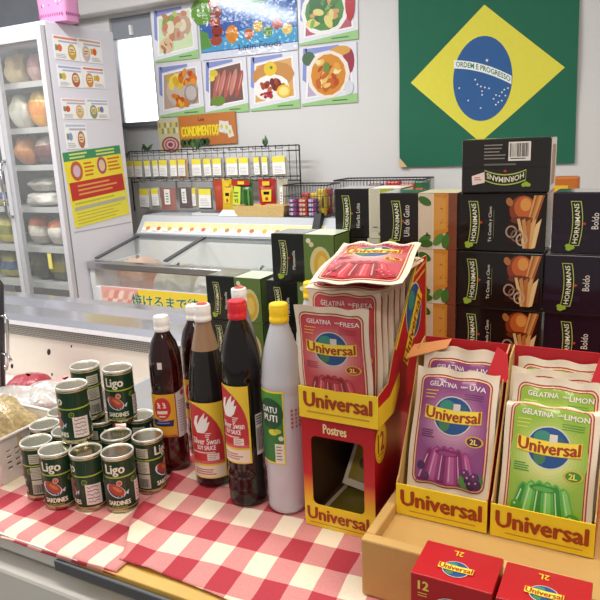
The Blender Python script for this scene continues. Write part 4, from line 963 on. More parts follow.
# 3: large dark bottle with red cap
p3 = [(.025,0),(.030,.004),(.0312,.010),(.0312,.030),(.0298,.036),(.0312,.044),(.0308,.054),(.0292,.060),(.0300,.066),(.0300,.196),(.0292,.200),(.0313,.208),(.0317,.222),(.0305,.240),(.027,.258),(.021,.276),(.015,.290),(.0125,.296),(.0125,.302)]
b5 = bottle(-.520,.778,p3,SOY,RCAP,(.297,.325),.0142,'tall dark soy sauce bottle with bright red cap and swan label')
labelpart(b5, lambda z: .0306, lambda a: soylabel(a,-.046,.008,.075,.200))
def bar5(a):
    a.rect(.017,.086,.032,.152,mat('d9d6d0',.45),1).bars(.018,.092,.031,.130,9,INK,2).lines(.018,.134,.031,.150,4,INK,2)
labelpart(b5, lambda z: .0306, bar5, 'barcode_sticker', label='white barcode sticker')
# 4: clear vinegar bottles with yellow cap
VIN = mat('dedee6', .22, trans=.25, coat=.3, vary=.02)
p4 = [(.025,0),(.030,.005),(.0306,.012),(.0306,.188),(.0296,.193),(.0312,.200),(.0312,.208),(.0300,.216),(.0285,.235),(.0245,.258),(.019,.276),(.0145,.290),(.0130,.296),(.0130,.302)]
def vinlabel(a):
    x0, x1, z0, z1 = -.046, .000, .085, .200
    a.rect(x0,z0,x1,z1,mat('ecd93a',.4),1).rect(x0,z0+.003,x1-.002,z1-.003,mat('2f7a3a',.4),2).poly([(x0,z1-.02),(x1-.002,z1-.045),(x1-.002,z1-.003),(x0,z1-.003)],mat('4f9a44',.4),2.4)
    a.disc(-.022,.165,.021,.024,mat('1f5432',.4),3,n=26).text('DATU',-.023,.171,.026,.0095,PAPER,4,weight=.03).text('PUTI',-.022,.158,.024,.0105,PAPER,4,weight=.03)
    a.disc(-.018,.136,.008,.005,mat('dcd84a',.4),3,n=12).disc(-.011,.138,.006,.004,mat('c4c43a',.4),3.4,n=12).disc(-.006,.127,.004,.004,mat('d9dcc0',.4),3,n=10)
    a.rect(-.016,z0+.002,x1-.002,.118,mat('e9e2d2',.4),3).lines(-.014,z0+.006,x1-.005,.116,5,mat('8a7a6a',.4),4,fill=.35)
b6 = bottle(-.4525,.784,p4,VIN,YCAP,(.296,.324),.0140,'clear vinegar bottle with yellow cap and green label beside the red display box',name='vinegar_bottle')
labelpart(b6, lambda z: .0314, vinlabel)
s_ = MB(); a = Art(s_, cyl((0,0,0), lambda z:.0314, -pi/2), .006)
for k in range(3):
    a.lines(.010+.007*k,.140,.014+.007*k,.172,5,mat('b5625a',.5),0,fill=.6)
s_.build('date_print', b6, label='red printed characters on the clear bottle')
b7 = bottle(-.472,.930,p4,VIN,YCAP,(.296,.324),.0140,'second clear vinegar bottle, only its yellow cap showing behind the leaning pouch',name='vinegar_bottle')
labelpart(b7, lambda z: .0314, vinlabel)

# ================================================================== white basket with bags, wire rack at the frame edge
BK = mat('e6e0da', .4, vary=.03)
def tray(name, cx, cy, rz, w, d, h, **t):
    o = empty(name, (cx,cy,.8995), (0,0,rz), **t)
    mb = MB(); tp = .006
    def wall(p0, p1, holes, nm):
        P0, P1 = Vector((*p0,0)), Vector((*p1,0)); dr = (P1-P0); L = dr.length; dr.normalize(); out = Vector((dr.y,-dr.x,0))
        g = MB(); pitch = .014; n = max(1,int((L-.02)/pitch)); rows = 4
        z0, z1 = .02, h-.022; hh = (z1-z0)/rows
        def pt(u, v, f): 
            k = v/h; sh = tp*k; uu = u + (u-L/2)/(L/2)*sh
            return P0 + dr*uu + out*(sh+f) + Vector((0,0,v))
        us = [0]; 
        for k in range(n): us += [.01+(L-.02)*k/n+.003, .01+(L-.02)*(k+1)/n-.003]
        us.append(L); vs = [0]
        for k in range(rows): vs += [z0+hh*k+.003, z0+hh*(k+1)-.003]
        vs.append(h)
        V, F = [], []
        for f in (0,-.0025):
            for v in vs:
                for u in us: V.append(pt(u,v,f))
        nu, nv = len(us), len(vs); off = nu*nv
        hole = lambda i,j: i%2==1 and j%2==1
        for j in range(nv-1):
            for i in range(nu-1):
                if hole(i,j):
                    c = [j*nu+i, j*nu+i+1, (j+1)*nu+i+1, (j+1)*nu+i]
                    for k in range(4): F.append((c[k],c[(k+1)%4],off+c[(k+1)%4],off+c[k]))
                else:
                    F.append((j*nu+i,j*nu+i+1,(j+1)*nu+i+1,(j+1)*nu+i)); F.append((off+(j+1)*nu+i,off+(j+1)*nu+i+1,off+j*nu+i+1,off+j*nu+i))
        g.add(V,F,BK); g.build(nm, o)
    c = [(-w/2,-d/2),(w/2,-d/2),(w/2,d/2),(-w/2,d/2)]
    for k in range(4): wall(c[k], c[(k+1)%4], 0, 'side_wall')
    mb.box(-w/2,w/2,-d/2,d/2,.0005,.004,BK); mb.build('bottom', o)
    r = MB(); e = tp+.002
    r.tube([(-w/2-e,-d/2-e,h),(w/2+e,-d/2-e,h),(w/2+e,d/2+e,h),(-w/2-e,d/2+e,h),(-w/2-e,-d/2-e,h)], .004, BK, 8); r.build('rim', o)
    return o
tray('white_basket', -1.083,.705, radians(0), .30, .115, .085, label='white perforated plastic basket holding clear snack bags beside the cans', cat='basket')
gold = mat('b9a272', .3, vary=.5, scale=90, bump=.6, bscale=120, coat=.5)
def bag(name, loc, w, d, h, m, seed, rot=(0,0,0), **t):
    R = random.Random(seed); p = [R.uniform(0,6) for _ in range(8)]; mb = MB()
    def fn(s, t_):
        th = 2*pi*s; e = max(1e-4, sin(pi*t_))**.4; q = (abs(cos(th))**3.2+abs(sin(th))**3.2)**(-1/3.2)
        wb = 1+.06*sin(5*th+p[0]+5*t_)+.05*sin(9*th-p[1]+7*t_)+.05*sin(11*t_+p[2]+2*th)+.03*sin(17*th+p[3]+13*t_)
        return Vector((w/2*cos(th)*q*e*wb, d/2*sin(th)*q*e*wb, h*t_+.014*sin(3*th+p[4])*e*t_*(t_>.15)))
    mb.grid(fn, 64, 30, m); return mb.build(name, loc=loc, rot=rot, **t)
PALE = mat('ddd6d0', .22, vary=.1, scale=50, bump=.7, bscale=55, coat=.5, trans=.3)
bag('snack_bag', (-1.015,.705,.9045), .155,.098,.118, gold, 1, (radians(-3),radians(6),radians(0)), label='clear bag of gold brown snacks bulging over the white basket rim', cat='bag')
bag('snack_bag', (-1.155,.705,.9045), .10,.095,.125, mat('cdbfae',.3,vary=.3,scale=60,bump=.6,bscale=90,coat=.4), 2, (0,radians(-3),0), label='pale tan snack bag at the outer end of the white basket', cat='bag')
bag('clear_bag', (-1.115,.875,.9005), .20,.12,.070, PALE, 3, (0,0,radians(12)), label='crumpled white see-through bag lying between the basket and the open cooler', cat='bag')
bag('clear_bag', (-.965,.868,.9005), .09,.08,.095, PALE, 4, (0,0,radians(30)), label='small crumpled see-through bag pushed up behind the cans', cat='bag')
rk = empty('wire_display_rack', (-1.262,.905,.8995), (0,radians(11),0), label='dark grey wire display rack with a hook at the photo edge', cat='rack')
mb = MB(); DK = mat('4c4b50', .4, .4)
mb.tube([(0,0,0),(0,0,.285),(-.012,0,.296),(-.2,0,.296)], .007, DK, 8)
for k in range(13): mb.tube([(0,0,.02+.021*k),(-.2,0,.02+.021*k)], .003, DK, 5)
for k in range(1,8): mb.tube([(-.025*k,0,0),(-.025*k,0,.296)], .003, DK, 5)
mb.build('wire_panel', rk)
mb = MB(); mb.tube([(.0,-.006,.215),(.026,-.008,.222),(.030,-.008,.212),(.030,-.008,.115),(.024,-.008,.095),(.018,-.008,.10)], .0035, CHROME, 6); mb.tube([(.0,-.006,.13),(.030,-.008,.13),(.040,-.008,.12)], .0035, CHROME, 6); mb.build('hook', rk, label='chrome wire hook')
mb = MB(); mb.box(-.012,.006,-.010,-.0075,.0,.27,mat('5a5a60',.4)); a = Art(mb, plane((-.012,-.0103,0),(1,0,0),(0,0,1)))
for k in range(24): a.rect(.003,.012+.0105*k,.015,.018+.0105*k,mat(('9a9aa0','7a7880')[k%2],.4),1)
mb.build('ticket_strip', rk)
# ================================================================== gelatin pouches
CREAM = mat('ecdcc6', .4, coat=.3, vary=.03)
def globe(a, cx, cy, rx, ry, ly=3, big=True):
    a.disc(cx,cy,rx*1.06,ry*1.06,mat('cfd0c4',.35),ly-.2,n=26).disc(cx,cy,rx,ry,mat('24508a',.3,coat=.4),ly,n=26)
    a.disc(cx-rx*.35,cy+ry*.45,rx*.42,ry*.36,mat('3f8a7a',.35),ly+.3,n=14,rot=.4).disc(cx-rx*.4,cy-ry*.5,rx*.3,ry*.38,mat('4a7a5a',.35),ly+.3,n=12).disc(cx+rx*.5,cy+ry*.2,rx*.28,ry*.4,mat('35607a',.35),ly+.3,n=12)
def unibanner(a, cx, cy, w, h, ly=5, bend=6., fs=1.):
    ss = [-.5+k/12 for k in range(13)]; bd = lambda x: bend*(x*w)**2
    for e, m, l in ((.0006*fs,mat('dcb23c',.4),ly),(0,mat('f3d84a',.38),ly+.4)):
        a.poly([(cx+x*(w+e*2), cy+h/2+e+bd(x)) for x in ss]+[(cx+x*(w+e*2), cy-h/2-e+bd(x)) for x in ss[::-1]], m, l)
    a.text('Universal', cx, cy+h*.02, w*.98, h*.92, mat('a23c1c',.4), ly+1, weight=.045, bend=bend)
def pouch(flavor, W=.110, H=.160, T=.012, seed=1, fold=0.):
    R = random.Random(seed); p = [R.uniform(0,6) for _ in range(8)]
    def srf(u, v, k, f=0.):
        s = 2*u/W; t = v/H
        e = max(0.,1-abs(s)**2.6)*max(0.,sin(pi*min(1,max(0,(t-.05)/.88)))) ** .6 if .05 < t < .93 else 0.
        seal = (1-min(1,abs(t-.5)*2)**6)
        y = k*(T/2*e + .0005 + f) + .0022*sin(18*u/W+p[0])*((t)**5) + .0016*sin(13*u/W+p[1])*((1-t)**6)
        y += .0014*sin(9*t+p[2])*abs(s)**4*(1 if s > 0 else -1) - k*0
        if fold and v > H-fold: y += (v-(H-fold))*.85; v = H-fold + (v-(H-fold))*.2
        ww = (1 - .035*e*0 + .012*sin(7*t+p[3])*abs(s)) 
        return Vector((u*ww, y, v + .0016*sin(16*u/W+p[4])*(t**8) + .0015*sin(19*u/W+p[5])*((1-t)**8)))
    mb = MB(); mb.grid(lambda s,t: srf((s-.5)*W,t*H,-1), 34, 40, CREAM); mb.grid(lambda s,t: srf((.5-s)*W,t*H,1), 34, 40, CREAM)
    # thin sealed rim closes the two skins
    n = 34
    a = Art(mb, lambda u,v,f: srf(u,v,-1,f+.0001), .0065); a.STEP = .00026
    main, mid, dark, light = {'grape':('8d4782','a86e92','5a2450','cfa0b8'),'lime':('93b53e','c6d47a','3f8a3a','e0e09c'),'cherry':('c4404c','da8488','a02834','e6b8b2')}[flavor]
    FO = dict(rough=.25, coat=.6)
    x0, x1, y0, y1 = -W*.44, W*.44, H*.05, H*.945; r = .010
    o1 = rr(x0,y0,x1,y1,r); i1 = rr(x0+.0016,y0+.0016,x1-.0016,y1-.0016,r-.0012); o2 = rr(x0+.0032,y0+.0032,x1-.0032,y1-.0032,r-.002); 
    a.poly(o1,mat('a8402e',.35),1).poly(i1,mat('e9c8a8',.4),1.6).poly(o2,mat('a8302a',.35),2.2)
    a.poly(rr(x0+.0045,y0+.0045,x1-.0045,y1-.0045,r-.003),mat(main,**FO),2.8)
    A_, B_ = [tuple(int(h[q:q+2],16) for q in (0,2,4)) for h in (main, light)]
    for k in range(7):
        c = '%02x%02x%02x' % tuple(int(A_[q]+(B_[q]-A_[q])*(k+1)/7*.85) for q in range(3)); g = 1-.09*k
        a.disc(0,H*.56,W*.415*g,H*.285*g,mat(c,vary=.02,**FO),2.95+.16*k,n=28)
    nm = {'grape':'UVA','lime':'LIMON','cherry':'FRESA'}[flavor]; TXT = mat('f4e6e4',.4)
    a.text('GELATINA',-W*.15,H*.872,W*.34,H*.040,TXT,5.2,weight=.02).text('sabor',W*.105,H*.872,W*.085,H*.018,TXT,5.2).text(nm,W*.265,H*.867,W*(.2 if nm == 'UVA' else .26),H*.040,TXT,5.2,weight=.02)
    for k in range(3): a.lines(-W*.36,H*(.805-.028*k),-W*(.2+.02*k),H*(.825-.028*k),1,mat('e8b04a' if flavor != 'lime' else 'c9d060',.4),3.4,jit=.05)
    for k in range(3): a.lines(W*.12,H*(.81-.018*k),W*.36,H*(.82-.018*k),1,mat(dark,.4),4.2,jit=.1)
    globe(a,0,H*.63,W*.225,H*.150,4.4); a.rect(W*.00,H*.67,W*.085,H*.73,mat('d9d0c4',.4),6)
    unibanner(a,0,H*.625,W*.68,H*.10,5.4,bend=2.2)
    a.disc(W*.28,H*.45,W*.105,H*.045,mat('d9b43a',.4),4.4,n=20).disc(W*.28,H*.45,W*.085,H*.036,mat(dark,.4),5,n=18).text('2L',W*.275,H*.45,W*.09,H*.042,mat('f3df6a',.4),5.6,weight=.04)
    a.lines(-W*.36,H*.43,-W*.18,H*.50,4,mat(dark,.4),4.2)
    # ring mould of jelly
    jc = {'grape':('9a3a78','b85a94','7a2460','d49abc'),'lime':('5fae4a','86c866','3a8a38','c4e2a0'),'cherry':('b52836','cc4a54','8a1a26','e09a98')}[flavor]
    jm = [mat(c,**FO) for c in jc]; cx, cy = -W*.02, H*.265
    b0, t0, wb, wt = H*.075, H*.365, W*.37, W*.27
    top_ = []
    for k in range(6):                     # scalloped crown of the mould
        for q in range(6):
            u = -1 + (k+q/6)/3; top_.append((cx+wt*u, t0 - H*.045*abs(u)**2 + H*.022*sin(pi*q/6)))
    top_.append((cx+wt, t0-H*.045))
    a.poly([(cx-wb,b0),(cx+wb,b0)]+top_[::-1],jm[0],4.4)
    for k in range(6):
        u0, u1 = -1+k/3+.05, -1+(k+1)/3-.05; e0, e1 = t0-H*.045*u0*u0-H*.012, t0-H*.045*u1*u1-H*.012; um = (u0+u1)/2
        a.poly([(cx+wb*u0,b0+H*.01),(cx+wb*u1,b0+H*.01),(cx+wt*u1,e1),(cx+wt*um,max(e0,e1)+H*.016),(cx+wt*u0,e0)],jm[1 if k%2 else 2],4.9)
        a.poly([(cx+wb*(u0+.03),b0+H*.03),(cx+wb*(u0+.08),b0+H*.03),(cx+wt*(u0+.09),e0-H*.02),(cx+wt*(u0+.05),e0-H*.01)],jm[3],5.4)
    a.disc(cx,t0-H*.035,W*.15,H*.026,jm[2],5.8,n=18).disc(cx,t0-H*.040,W*.11,H*.017,jm[0],6.2,n=16)
    # fruit beside the mould
    fc = {'grape':('4a1c4c','5e2a60'),'lime':('4f9a3c','6ab04a'),'cherry':('a81c2a','c43040')}[flavor]
    spots = [(.25,.15,.055),(.32,.17,.055),(.28,.11,.055),(.21,.19,.05),(.35,.12,.05)] if flavor != 'lime' else [(.30,.12,.085),(-.22,.10,.065),(-.30,.17,.06)]
    if flavor == 'grape': a.disc(W*.22,H*.13,W*.09,H*.06,mat('5a8a44',.35),6.3,n=12); a.disc(W*.36,H*.15,W*.06,H*.05,mat('4a7a3a',.35),6.3,n=12)
    for k, (x, y, q) in enumerate(spots): a.disc(W*x,H*y,W*q,W*q*1.1,mat(fc[k%2],**FO),6.8+.2*k,n=16).disc(W*(x-q*.3),H*y+W*q*.4,W*q*.22,W*q*.25,jm[3],8+.1*k,n=8)
    if flavor != 'lime':
        for k, (x, y) in enumerate(((-.33,.20),(-.27,.115))): a.disc(W*x,H*y,W*.05,W*.055,mat(fc[k%2],**FO),6.8+.2*k,n=14)
    return mb
PR = {}
def put_pouch(flavor, loc, rot, label, group, var=0, **kw):
    key = (flavor, var)
    if key not in PR: o = PR[key] = pouch(flavor, seed=var*7+len(flavor), **kw).build('gelatin_pouch')
    else: o = copy_tree(PR[key])
    o.location = loc; o.rotation_mode = 'XYZ'; o.rotation_euler = rot
    return tag(o, label=label, cat='gelatin pouch', group=group)

# ---------------------------------------------------------------- closed red display box with window
box = empty('display_box', (-.405,.75,TOP), label='red and yellow dessert display box with a dark window showing pouches inside', cat='display box')
W, D, H = .110, .205, .174
FACE = gradient('red_to_yellow_print', [(0,'f2cf2c'),(.20,'f2cf2c'),(.36,'e0862a'),(.48,'c01824'),(1,'b81622')], 0, H, .3)
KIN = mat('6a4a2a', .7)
mb = MB()
w0, w1, h0, h1 = .014, .094, .036, .144
hole = rr(w0,h0,w1,h1,.008,4); hole = hole[::1]
out = []
for x, y in hole:     # match outer border points radially to the window outline
    cx, cy = (w0+w1)/2, (h0+h1)/2; dx, dy = x-cx, y-cy
    tx = ((W if dx > 0 else 0)-cx)/dx if abs(dx) > 1e-6 else 9e9; ty = ((H if dy > 0 else 0)-cy)/dy if abs(dy) > 1e-6 else 9e9
    t = min(tx,ty); out.append((cx+dx*t, cy+dy*t))
n = len(hole)
cor = [(W,0),(W,H),(0,H),(0,0)]
o_, i_ = out, hole
mb.add([(x,0,y) for x,y in o_]+[(x,0,y) for x,y in i_]+[(x,.0016,y) for x,y in i_]+[(x,0,y) for x,y in cor], [(k,(k+1)%n,n+(k+1)%n,n+k) for k in range(n)]+[(n+k,n+(k+1)%n,2*n+(k+1)%n,2*n+k) for k in range(n)], FACE)
for cxy in cor:      # corner triangles
    best = sorted(range(n), key=lambda k: (o_[k][0]-cxy[0])**2+(o_[k][1]-cxy[1])**2)
    a_ = [k for k in range(n) if (abs(o_[k][0]-cxy[0]) < 1e-6)]; b_ = [k for k in range(n) if (abs(o_[k][1]-cxy[1]) < 1e-6)]
    ka = min(a_, key=lambda k: abs(o_[k][1]-cxy[1])); kb = min(b_, key=lambda k: abs(o_[k][0]-cxy[0]))
    if ka != kb:
        tri = [(cxy[0],0,cxy[1]),(o_[ka][0],0,o_[ka][1]),(o_[kb][0],0,o_[kb][1])]
        v = (tri[1][0]-tri[0][0])*(tri[2][2]-tri[0][2])-(tri[1][2]-tri[0][2])*(tri[2][0]-tri[0][0])
        mb.add(tri, [(0,1,2) if v > 0 else (0,2,1)], FACE)
a = Art(mb, plane((0,-.0003,0),(1,0,0),(0,0,1)))
a.text('Postres', W*.47, H*.905, .036, .0145, mat('f5ecb0',.4), 1, weight=.035)
a.text('Universal', W*.475, .0215, .097, .0205, BRED, 1, weight=.045).lines(.008,.0050,.100,.0080,1,mat('b8862a',.4),1,jit=.05)
mb.build('front_panel', box)
SIDE = gradient('red_side_print', [(0,'b81824'),(.5,'b81824'),(1,'a81420')], 0, H, .3)
mb = MB(); mb.quad((W,0,0),(W,D,0),(W,D,H),(W,0,H),SIDE).quad((0,D,0),(0,0,0),(0,0,H),(0,D,H),SIDE).quad((W,D,0),(0,D,0),(0,D,H),(W,D,H),SIDE).quad((0,0,H),(W,0,H),(W,D,H),(0,D,H),RED)
t = .0015
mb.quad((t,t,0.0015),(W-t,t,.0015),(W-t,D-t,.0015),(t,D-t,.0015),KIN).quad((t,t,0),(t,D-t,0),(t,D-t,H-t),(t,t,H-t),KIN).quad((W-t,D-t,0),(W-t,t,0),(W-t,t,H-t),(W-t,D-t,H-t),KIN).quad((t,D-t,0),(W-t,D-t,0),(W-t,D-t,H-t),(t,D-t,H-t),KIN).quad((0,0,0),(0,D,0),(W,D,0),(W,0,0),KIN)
a = Art(mb, plane((W+.0003,0,0),(0,1,0),(0,0,1)))
a.disc(.024,H*.80,.0225,.029,YEL,1,n=26).disc(.024,H*.80,.0205,.0265,mat('e9a82a',.4),1.3,n=26).disc(.024,H*.80,.0195,.0252,YEL,1.6,n=26).text('12',.023,H*.815,.025,.029,BRED,2,weight=.04).lines(.012,H*.70,.034,H*.72,1,BRED,2)
a.text('Universal',.12,.03,.12,.022,mat('e8c030',.4),1,weight=.03)
mb.build('box_sides', box)
def inner_pouch(k, x, y, z, rot, label):
    mb = MB(); w, h = .078, .135
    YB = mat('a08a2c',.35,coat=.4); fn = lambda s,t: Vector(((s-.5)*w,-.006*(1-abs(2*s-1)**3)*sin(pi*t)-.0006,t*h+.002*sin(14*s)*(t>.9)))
    mb.grid(fn,16,16,CREAM).grid(lambda s,t: Vector((-(s-.5)*w,.006*(1-abs(2*s-1)**3)*sin(pi*t)+.0006,t*h)),16,16,CREAM)
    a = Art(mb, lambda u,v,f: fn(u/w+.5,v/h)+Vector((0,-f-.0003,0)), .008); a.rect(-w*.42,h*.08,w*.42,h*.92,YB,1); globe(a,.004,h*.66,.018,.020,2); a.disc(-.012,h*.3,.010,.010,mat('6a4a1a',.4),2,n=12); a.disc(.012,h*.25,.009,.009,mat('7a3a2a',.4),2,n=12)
    mb.build('dessert_pouch', loc=(x,y,z), rot=rot, label=label, cat='pouch', group='pouches inside the red display box')
inner_pouch(0,-.343,.832,TOP+.022,(radians(-28),radians(10),0),'dim yellow dessert pouch leaning inside the window of the red display box')
mb = MB()
for k in range(2):
    pass
for k, (z, r) in enumerate(((.0045,2),(.0125,-3))):
    m2 = MB(); w, d = .084, .10
    f2 = lambda s,t: Vector(((s-.5)*w,(t-.5)*d,.0035*(1-abs(2*s-1)**3)*(1-abs(2*t-1)**3)+.0012*sin(15*s+k)*(t<.12)))
    m2.grid(f2,18,14,CREAM).grid(lambda s,t: Vector((f2(1-s,t).x,f2(1-s,t).y,-.0028*(1-abs(2*s-1)**3)*(1-abs(2*t-1)**3))),18,14,CREAM)
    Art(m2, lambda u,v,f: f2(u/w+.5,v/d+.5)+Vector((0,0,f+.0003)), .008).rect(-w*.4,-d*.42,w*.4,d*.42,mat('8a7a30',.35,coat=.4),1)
    m2.build('dessert_pouch', loc=(-.347,.815,TOP+z+.001), rot=(0,0,radians(r)), label='%s dessert pouch lying flat on the bottom of the red display box' % ('lower','upper')[k], cat='pouch', group='pouches inside the red display box')

# ---------------------------------------------------------------- open red carton standing on the display box
OZ = TOP+H+.0008; ox, oy = -.402, .742
carton = empty('gelatin_carton', (ox,oy,OZ), label='open red carton of red gelatin pouches on top of the windowed display box', cat='carton')
W2, D2 = .116, .213
prof = [(0,0),(D2,0),(D2,.196),(D2-.050,.196),(.066,.090),(.040,.050),(0,.045)]
for nm, x, sgn in (('side_wall',W2,1),('side_wall',0,-1)):
    mb = MB(); x_ = (x-.0016) if sgn > 0 else x
    mb.prism(prof, lambda y,z,t_: Vector((x_+t_,y,z)), 0, .0016, KRAFT)
    if sgn > 0:
        a = Art(mb, plane((W2+.0002,0,0),(0,1,0),(0,0,1))); a.poly([(y,z) for y,z in prof],mat('bf1c28',.3),1)
        a.poly([(.0,.0),(.06,.0),(.085,.030),(.085,.052),(.045,.030),(0,.030)],mat('f0cc30',.35),1.5)
        globe(a,.150,.125,.034,.040,3)
        ss = [-.5+k/8 for k in range(9)]; ca, sa = cos(radians(52)), sin(radians(52)); f_ = lambda x,y: (.142+x*ca-y*sa, .100+x*sa+y*ca)
        a.poly([f_(-.055,-.0125),(f_(.06,-.0125)),f_(.06,.0125),f_(-.055,.0125)],mat('f0cc30',.35),5); a.text('Universal',.142,.100,.105,.021,BRED,5.6,weight=.04,rot=radians(52))
        a.poly([(.066,.090),(.072,.088),(D2-.043,.196),(D2-.050,.196)],mat('f0cc30',.35),3); a.poly([(D2-.006,.0),(D2,.0),(D2,.196),(D2-.006,.19)],mat('e0a030',.35),3)
        for k in range(2): a.poly([(.155,.176-.012*k),(.203,.186-.012*k),(.203,.190-.012*k),(.155,.180-.012*k)],mat('e8b040',.4),3)
    mb.build(nm, carton)
mb = MB(); mb.box(.0016,W2-.0016,D2-.0016,D2,0,.19,mat('b81c26',.35)).box(.0016,W2-.0016,.0016,D2-.0016,0,.0016,KRAFT); mb.build('back_and_base', carton)
mb = MB(); mb.box(-.0005,W2+.0005,-.0016,0,.0,.046,YEL,.0004)
a = Art(mb, plane((0,-.0020,0),(1,0,0),(0,0,1))); a.text('Universal',W2*.5,.0285,.102,.0225,BRED,1,weight=.05).lines(.012,.008,.108,.0125,1,mat('c4962a',.4),1,jit=.05)
mb.build('front_band', carton)
# pouches in the open red carton
G1 = 'red gelatin pouches in the open carton'
for k in range(9):
    put_pouch('cherry',(ox+W2/2+.001*(k%3-1),oy+.030+.0165*k,OZ+.0022),(radians(-2.5),radians(.6*(k%3-1)),0),
      ('red gelatin pouch standing upright at the front of the open carton, behind the leaning one','','')[0] if k == 0 else 'red gelatin pouch standing upright in the open carton, %s behind the front one' % ORD[k-1], G1, 1, W=.108, H=.179)
put_pouch('cherry',(ox+.0545,oy+.0085,OZ+.012),(radians(6),radians(0),0),'red gelatin pouch leaning outward in front of the others above the yellow band',G1,2,W=.106,H=.152)
put_pouch('cherry',(ox+.080,oy-.014,OZ+.1885),(radians(-88),0,radians(5)),'lower red gelatin pouch lying across the tops of the upright pouches',G1,3,W=.112,H=.200)
put_pouch('cherry',(ox+.098,oy-.026,OZ+.2015),(radians(-85.5),0,radians(11.3)),'topmost red gelatin pouch lying flat over the open carton',G1,4,W=.118,H=.212)

# ---------------------------------------------------------------- corrugated tray with grape and lime cartons
tray_ = empty('cardboard_tray', (-.272,.645,TOP), label='plain brown corrugated tray holding the grape and lime gelatin cartons', cat='cardboard tray')
TX, TD = .46, .34
mb = MB(); mb.box(0,TX,0,TD,0,.062,KRAFT).build('raised_floor', tray_)
for x0,x1,y0,y1 in ((0,TX,-.004,.012),(0,TX,TD-.006,TD),(0,.013,.012,TD-.006),(TX-.013,TX,.012,TD-.006)):
    mb = MB(); mb.box(x0,x1,y0,y1,.0005,.078,KRAFT,.0025); mb.build('tray_wall', tray_)
mb = MB(); mb.box(.10,.24,.013,.045,.0622,.0632,mat('d8b078',.35)); mb.build('tape', tray_, label='shiny tape across the brown tray')
FZ_ = TOP+.0632
def gel_carton(x, nm, label):
    o = empty('gelatin_carton', (x,.735,FZ_), label=label, cat='carton', group='open gelatin cartons on the brown tray')
    W, D, H = .118, .125, .21
    pr_ = [(0,0),(D,0),(D,H),(.095,H-.008),(.070,.150),(.008,.052),(0,.046)]
    for sgn in (0,1):
        mb = MB(); xx = W-.0018 if sgn else 0
        mb.prism(pr_, lambda y,z,t_: Vector((xx+t_,y,z)), 0, .0018, KRAFT)
        s = Art(mb, plane((W+.0003,0,0),(0,1,0),(0,0,1)) if sgn else plane((-.0003,D,0),(0,-1,0),(0,0,1)))
        s.poly([(y if sgn else D-y,z) for y,z in pr_], mat('c8242e',.35), 1)
        mb.build('side_wall', o)
    mb = MB(); mb.box(.0018,W-.0018,D-.0016,D,0,H,mat('cf2a34',.4)).box(.0018,W-.0018,.0016,D-.0016,.0003,.0016,KRAFT); mb.build('back_and_base', o, label='red back panel')
    mb = MB(); mb.box(0,W,-.0016,0,.0003,.044,YEL,.0004)
    a = Art(mb, plane((0,-.0020,0),(1,0,0),(0,0,1))); a.text('Universal',W*.5,.0255,.106,.023,BRED,1,weight=.05).lines(.018,.0060,.108,.0095,1,mat('c4962a',.4),1,jit=.05)
    mb.build('front_band', o)
    f = MB(); f.prism([(0,0),(.030,.004),(.026,.038),(.012,.046)], lambda a_,b_,t_: Vector((W-.024+a_, .080+.3*b_+t_, H-.042+b_)), 0, .0014, mat('d62c36',.4)); f.build('torn_flap', o, label='bright red torn flap')
    return o
gel_carton(-.259,'grape','open yellow-banded carton of purple grape gelatin pouches beside the windowed display box')
gel_carton(-.137,'lime','open yellow-banded carton of green lime gelatin pouches at the tray end')
mb = MB(); mb.prism([(0,0),(.05,.012),(.052,.02),(.004,.012)], lambda a_,b_,t_: Vector((a_,b_*2.2,b_+t_)), 0, .0012, mat('d8925a',.4)); mb.build('torn_flap', bpy.data.objects['gelatin_carton.001'], loc=(-.012,.075,.19), label='torn orange flap over the side wall')
G2, G3 = 'purple grape pouches', 'green lime pouches'
put_pouch('grape',(-.198,.7555,FZ_+.030),(radians(-19),radians(0),radians(0)),'purple grape gelatin pouch leaning at the front of its carton',G2,0,W=.108,H=.162)
put_pouch('grape',(-.196,.789,FZ_+.045),(radians(-15),radians(.5),0),'purple grape gelatin pouch just behind the front one, only its top showing',G2,4,W=.108,H=.160)
put_pouch('grape',(-.200,.8075,FZ_+.046),(radians(-15),radians(.3),0),'third purple grape gelatin pouch, against the red back panel',G2,4)
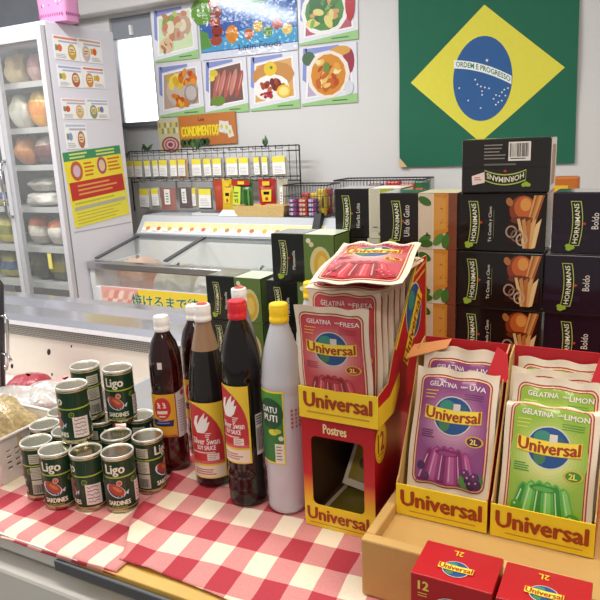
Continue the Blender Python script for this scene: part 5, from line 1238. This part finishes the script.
for k, (y, z, r, l_) in enumerate(((.7465,.010,-19,'green lime gelatin pouch leaning at the front of its carton'),(.7705,.026,-17,'second green lime gelatin pouch, its name showing above the front one'),(.789,.030,-16.5,'third green lime gelatin pouch with a curled top edge'),(.8075,.038,-16,'rearmost green lime gelatin pouch, against the red back panel'))):
    put_pouch('lime',(-.078+.0015*(k%2),y,FZ_+z),(radians(r),radians((0,.6,-.8,.4)[k]),0),l_,G3,5+(k%2) if k else 9,W=.108,H=.165,**({} if k else dict(fold=.013)))

# ---------------------------------------------------------------- small closed red boxes in the foreground
def red_box(x, y, label):
    o = MB(); W, D, H = .084, .062, .1035
    R2 = mat('b51a22',.35,vary=.03); o.box(0,W,0,D,0,H,R2,.0012)
    t = Art(o, plane((0,0,H+.0003),(1,0,0),(0,1,0)))
    globe(t,W*.5,D*.36,.0135,.0125,2); unibanner(t,W*.5,D*.36,.036,.0085,5,bend=3.,fs=.8)
    gv, gf = glyphs('2L',.04); t._put([(W*.46-(x_-.5)*.011, D*.80-(y_-.5)*.0085) for x_,y_ in gv], gf, mat('f0cc3a',.4), 2)
    f = Art(o, plane((0,-.0003,0),(1,0,0),(0,0,1)))
    f.text('12',.014,H-.012,.012,.011,mat('f0d060',.4),2,weight=.05).lines(.008,H-.026,.020,H-.020,2,mat('e0b050',.4),2)
    globe(f,W*.52,H-.038,.020,.018,2); unibanner(f,W*.52,H-.040,.060,.015,5,bend=2.)
    s = Art(o, plane((W+.0003,0,0),(0,1,0),(0,0,1))); s.text('Postres',D*.5,H*.8,.04,.014,mat('f0d060',.4),2)
    return o.build('dessert_box', loc=(x,y,TOP), label=label, cat='box', group='small red dessert boxes in the foreground')
red_box(-.187,.573,'small red dessert box with yellow twelve and globe print, in front of the grape carton')
red_box(-.099,.570,'small red dessert box in front of the lime carton, cut by the photo edge')

SC.view_settings.view_transform = 'Standard'; SC.view_settings.look = 'None'; SC.view_settings.exposure = 0.; SC.view_settings.gamma = 1
SC.view_settings.use_curve_mapping = False
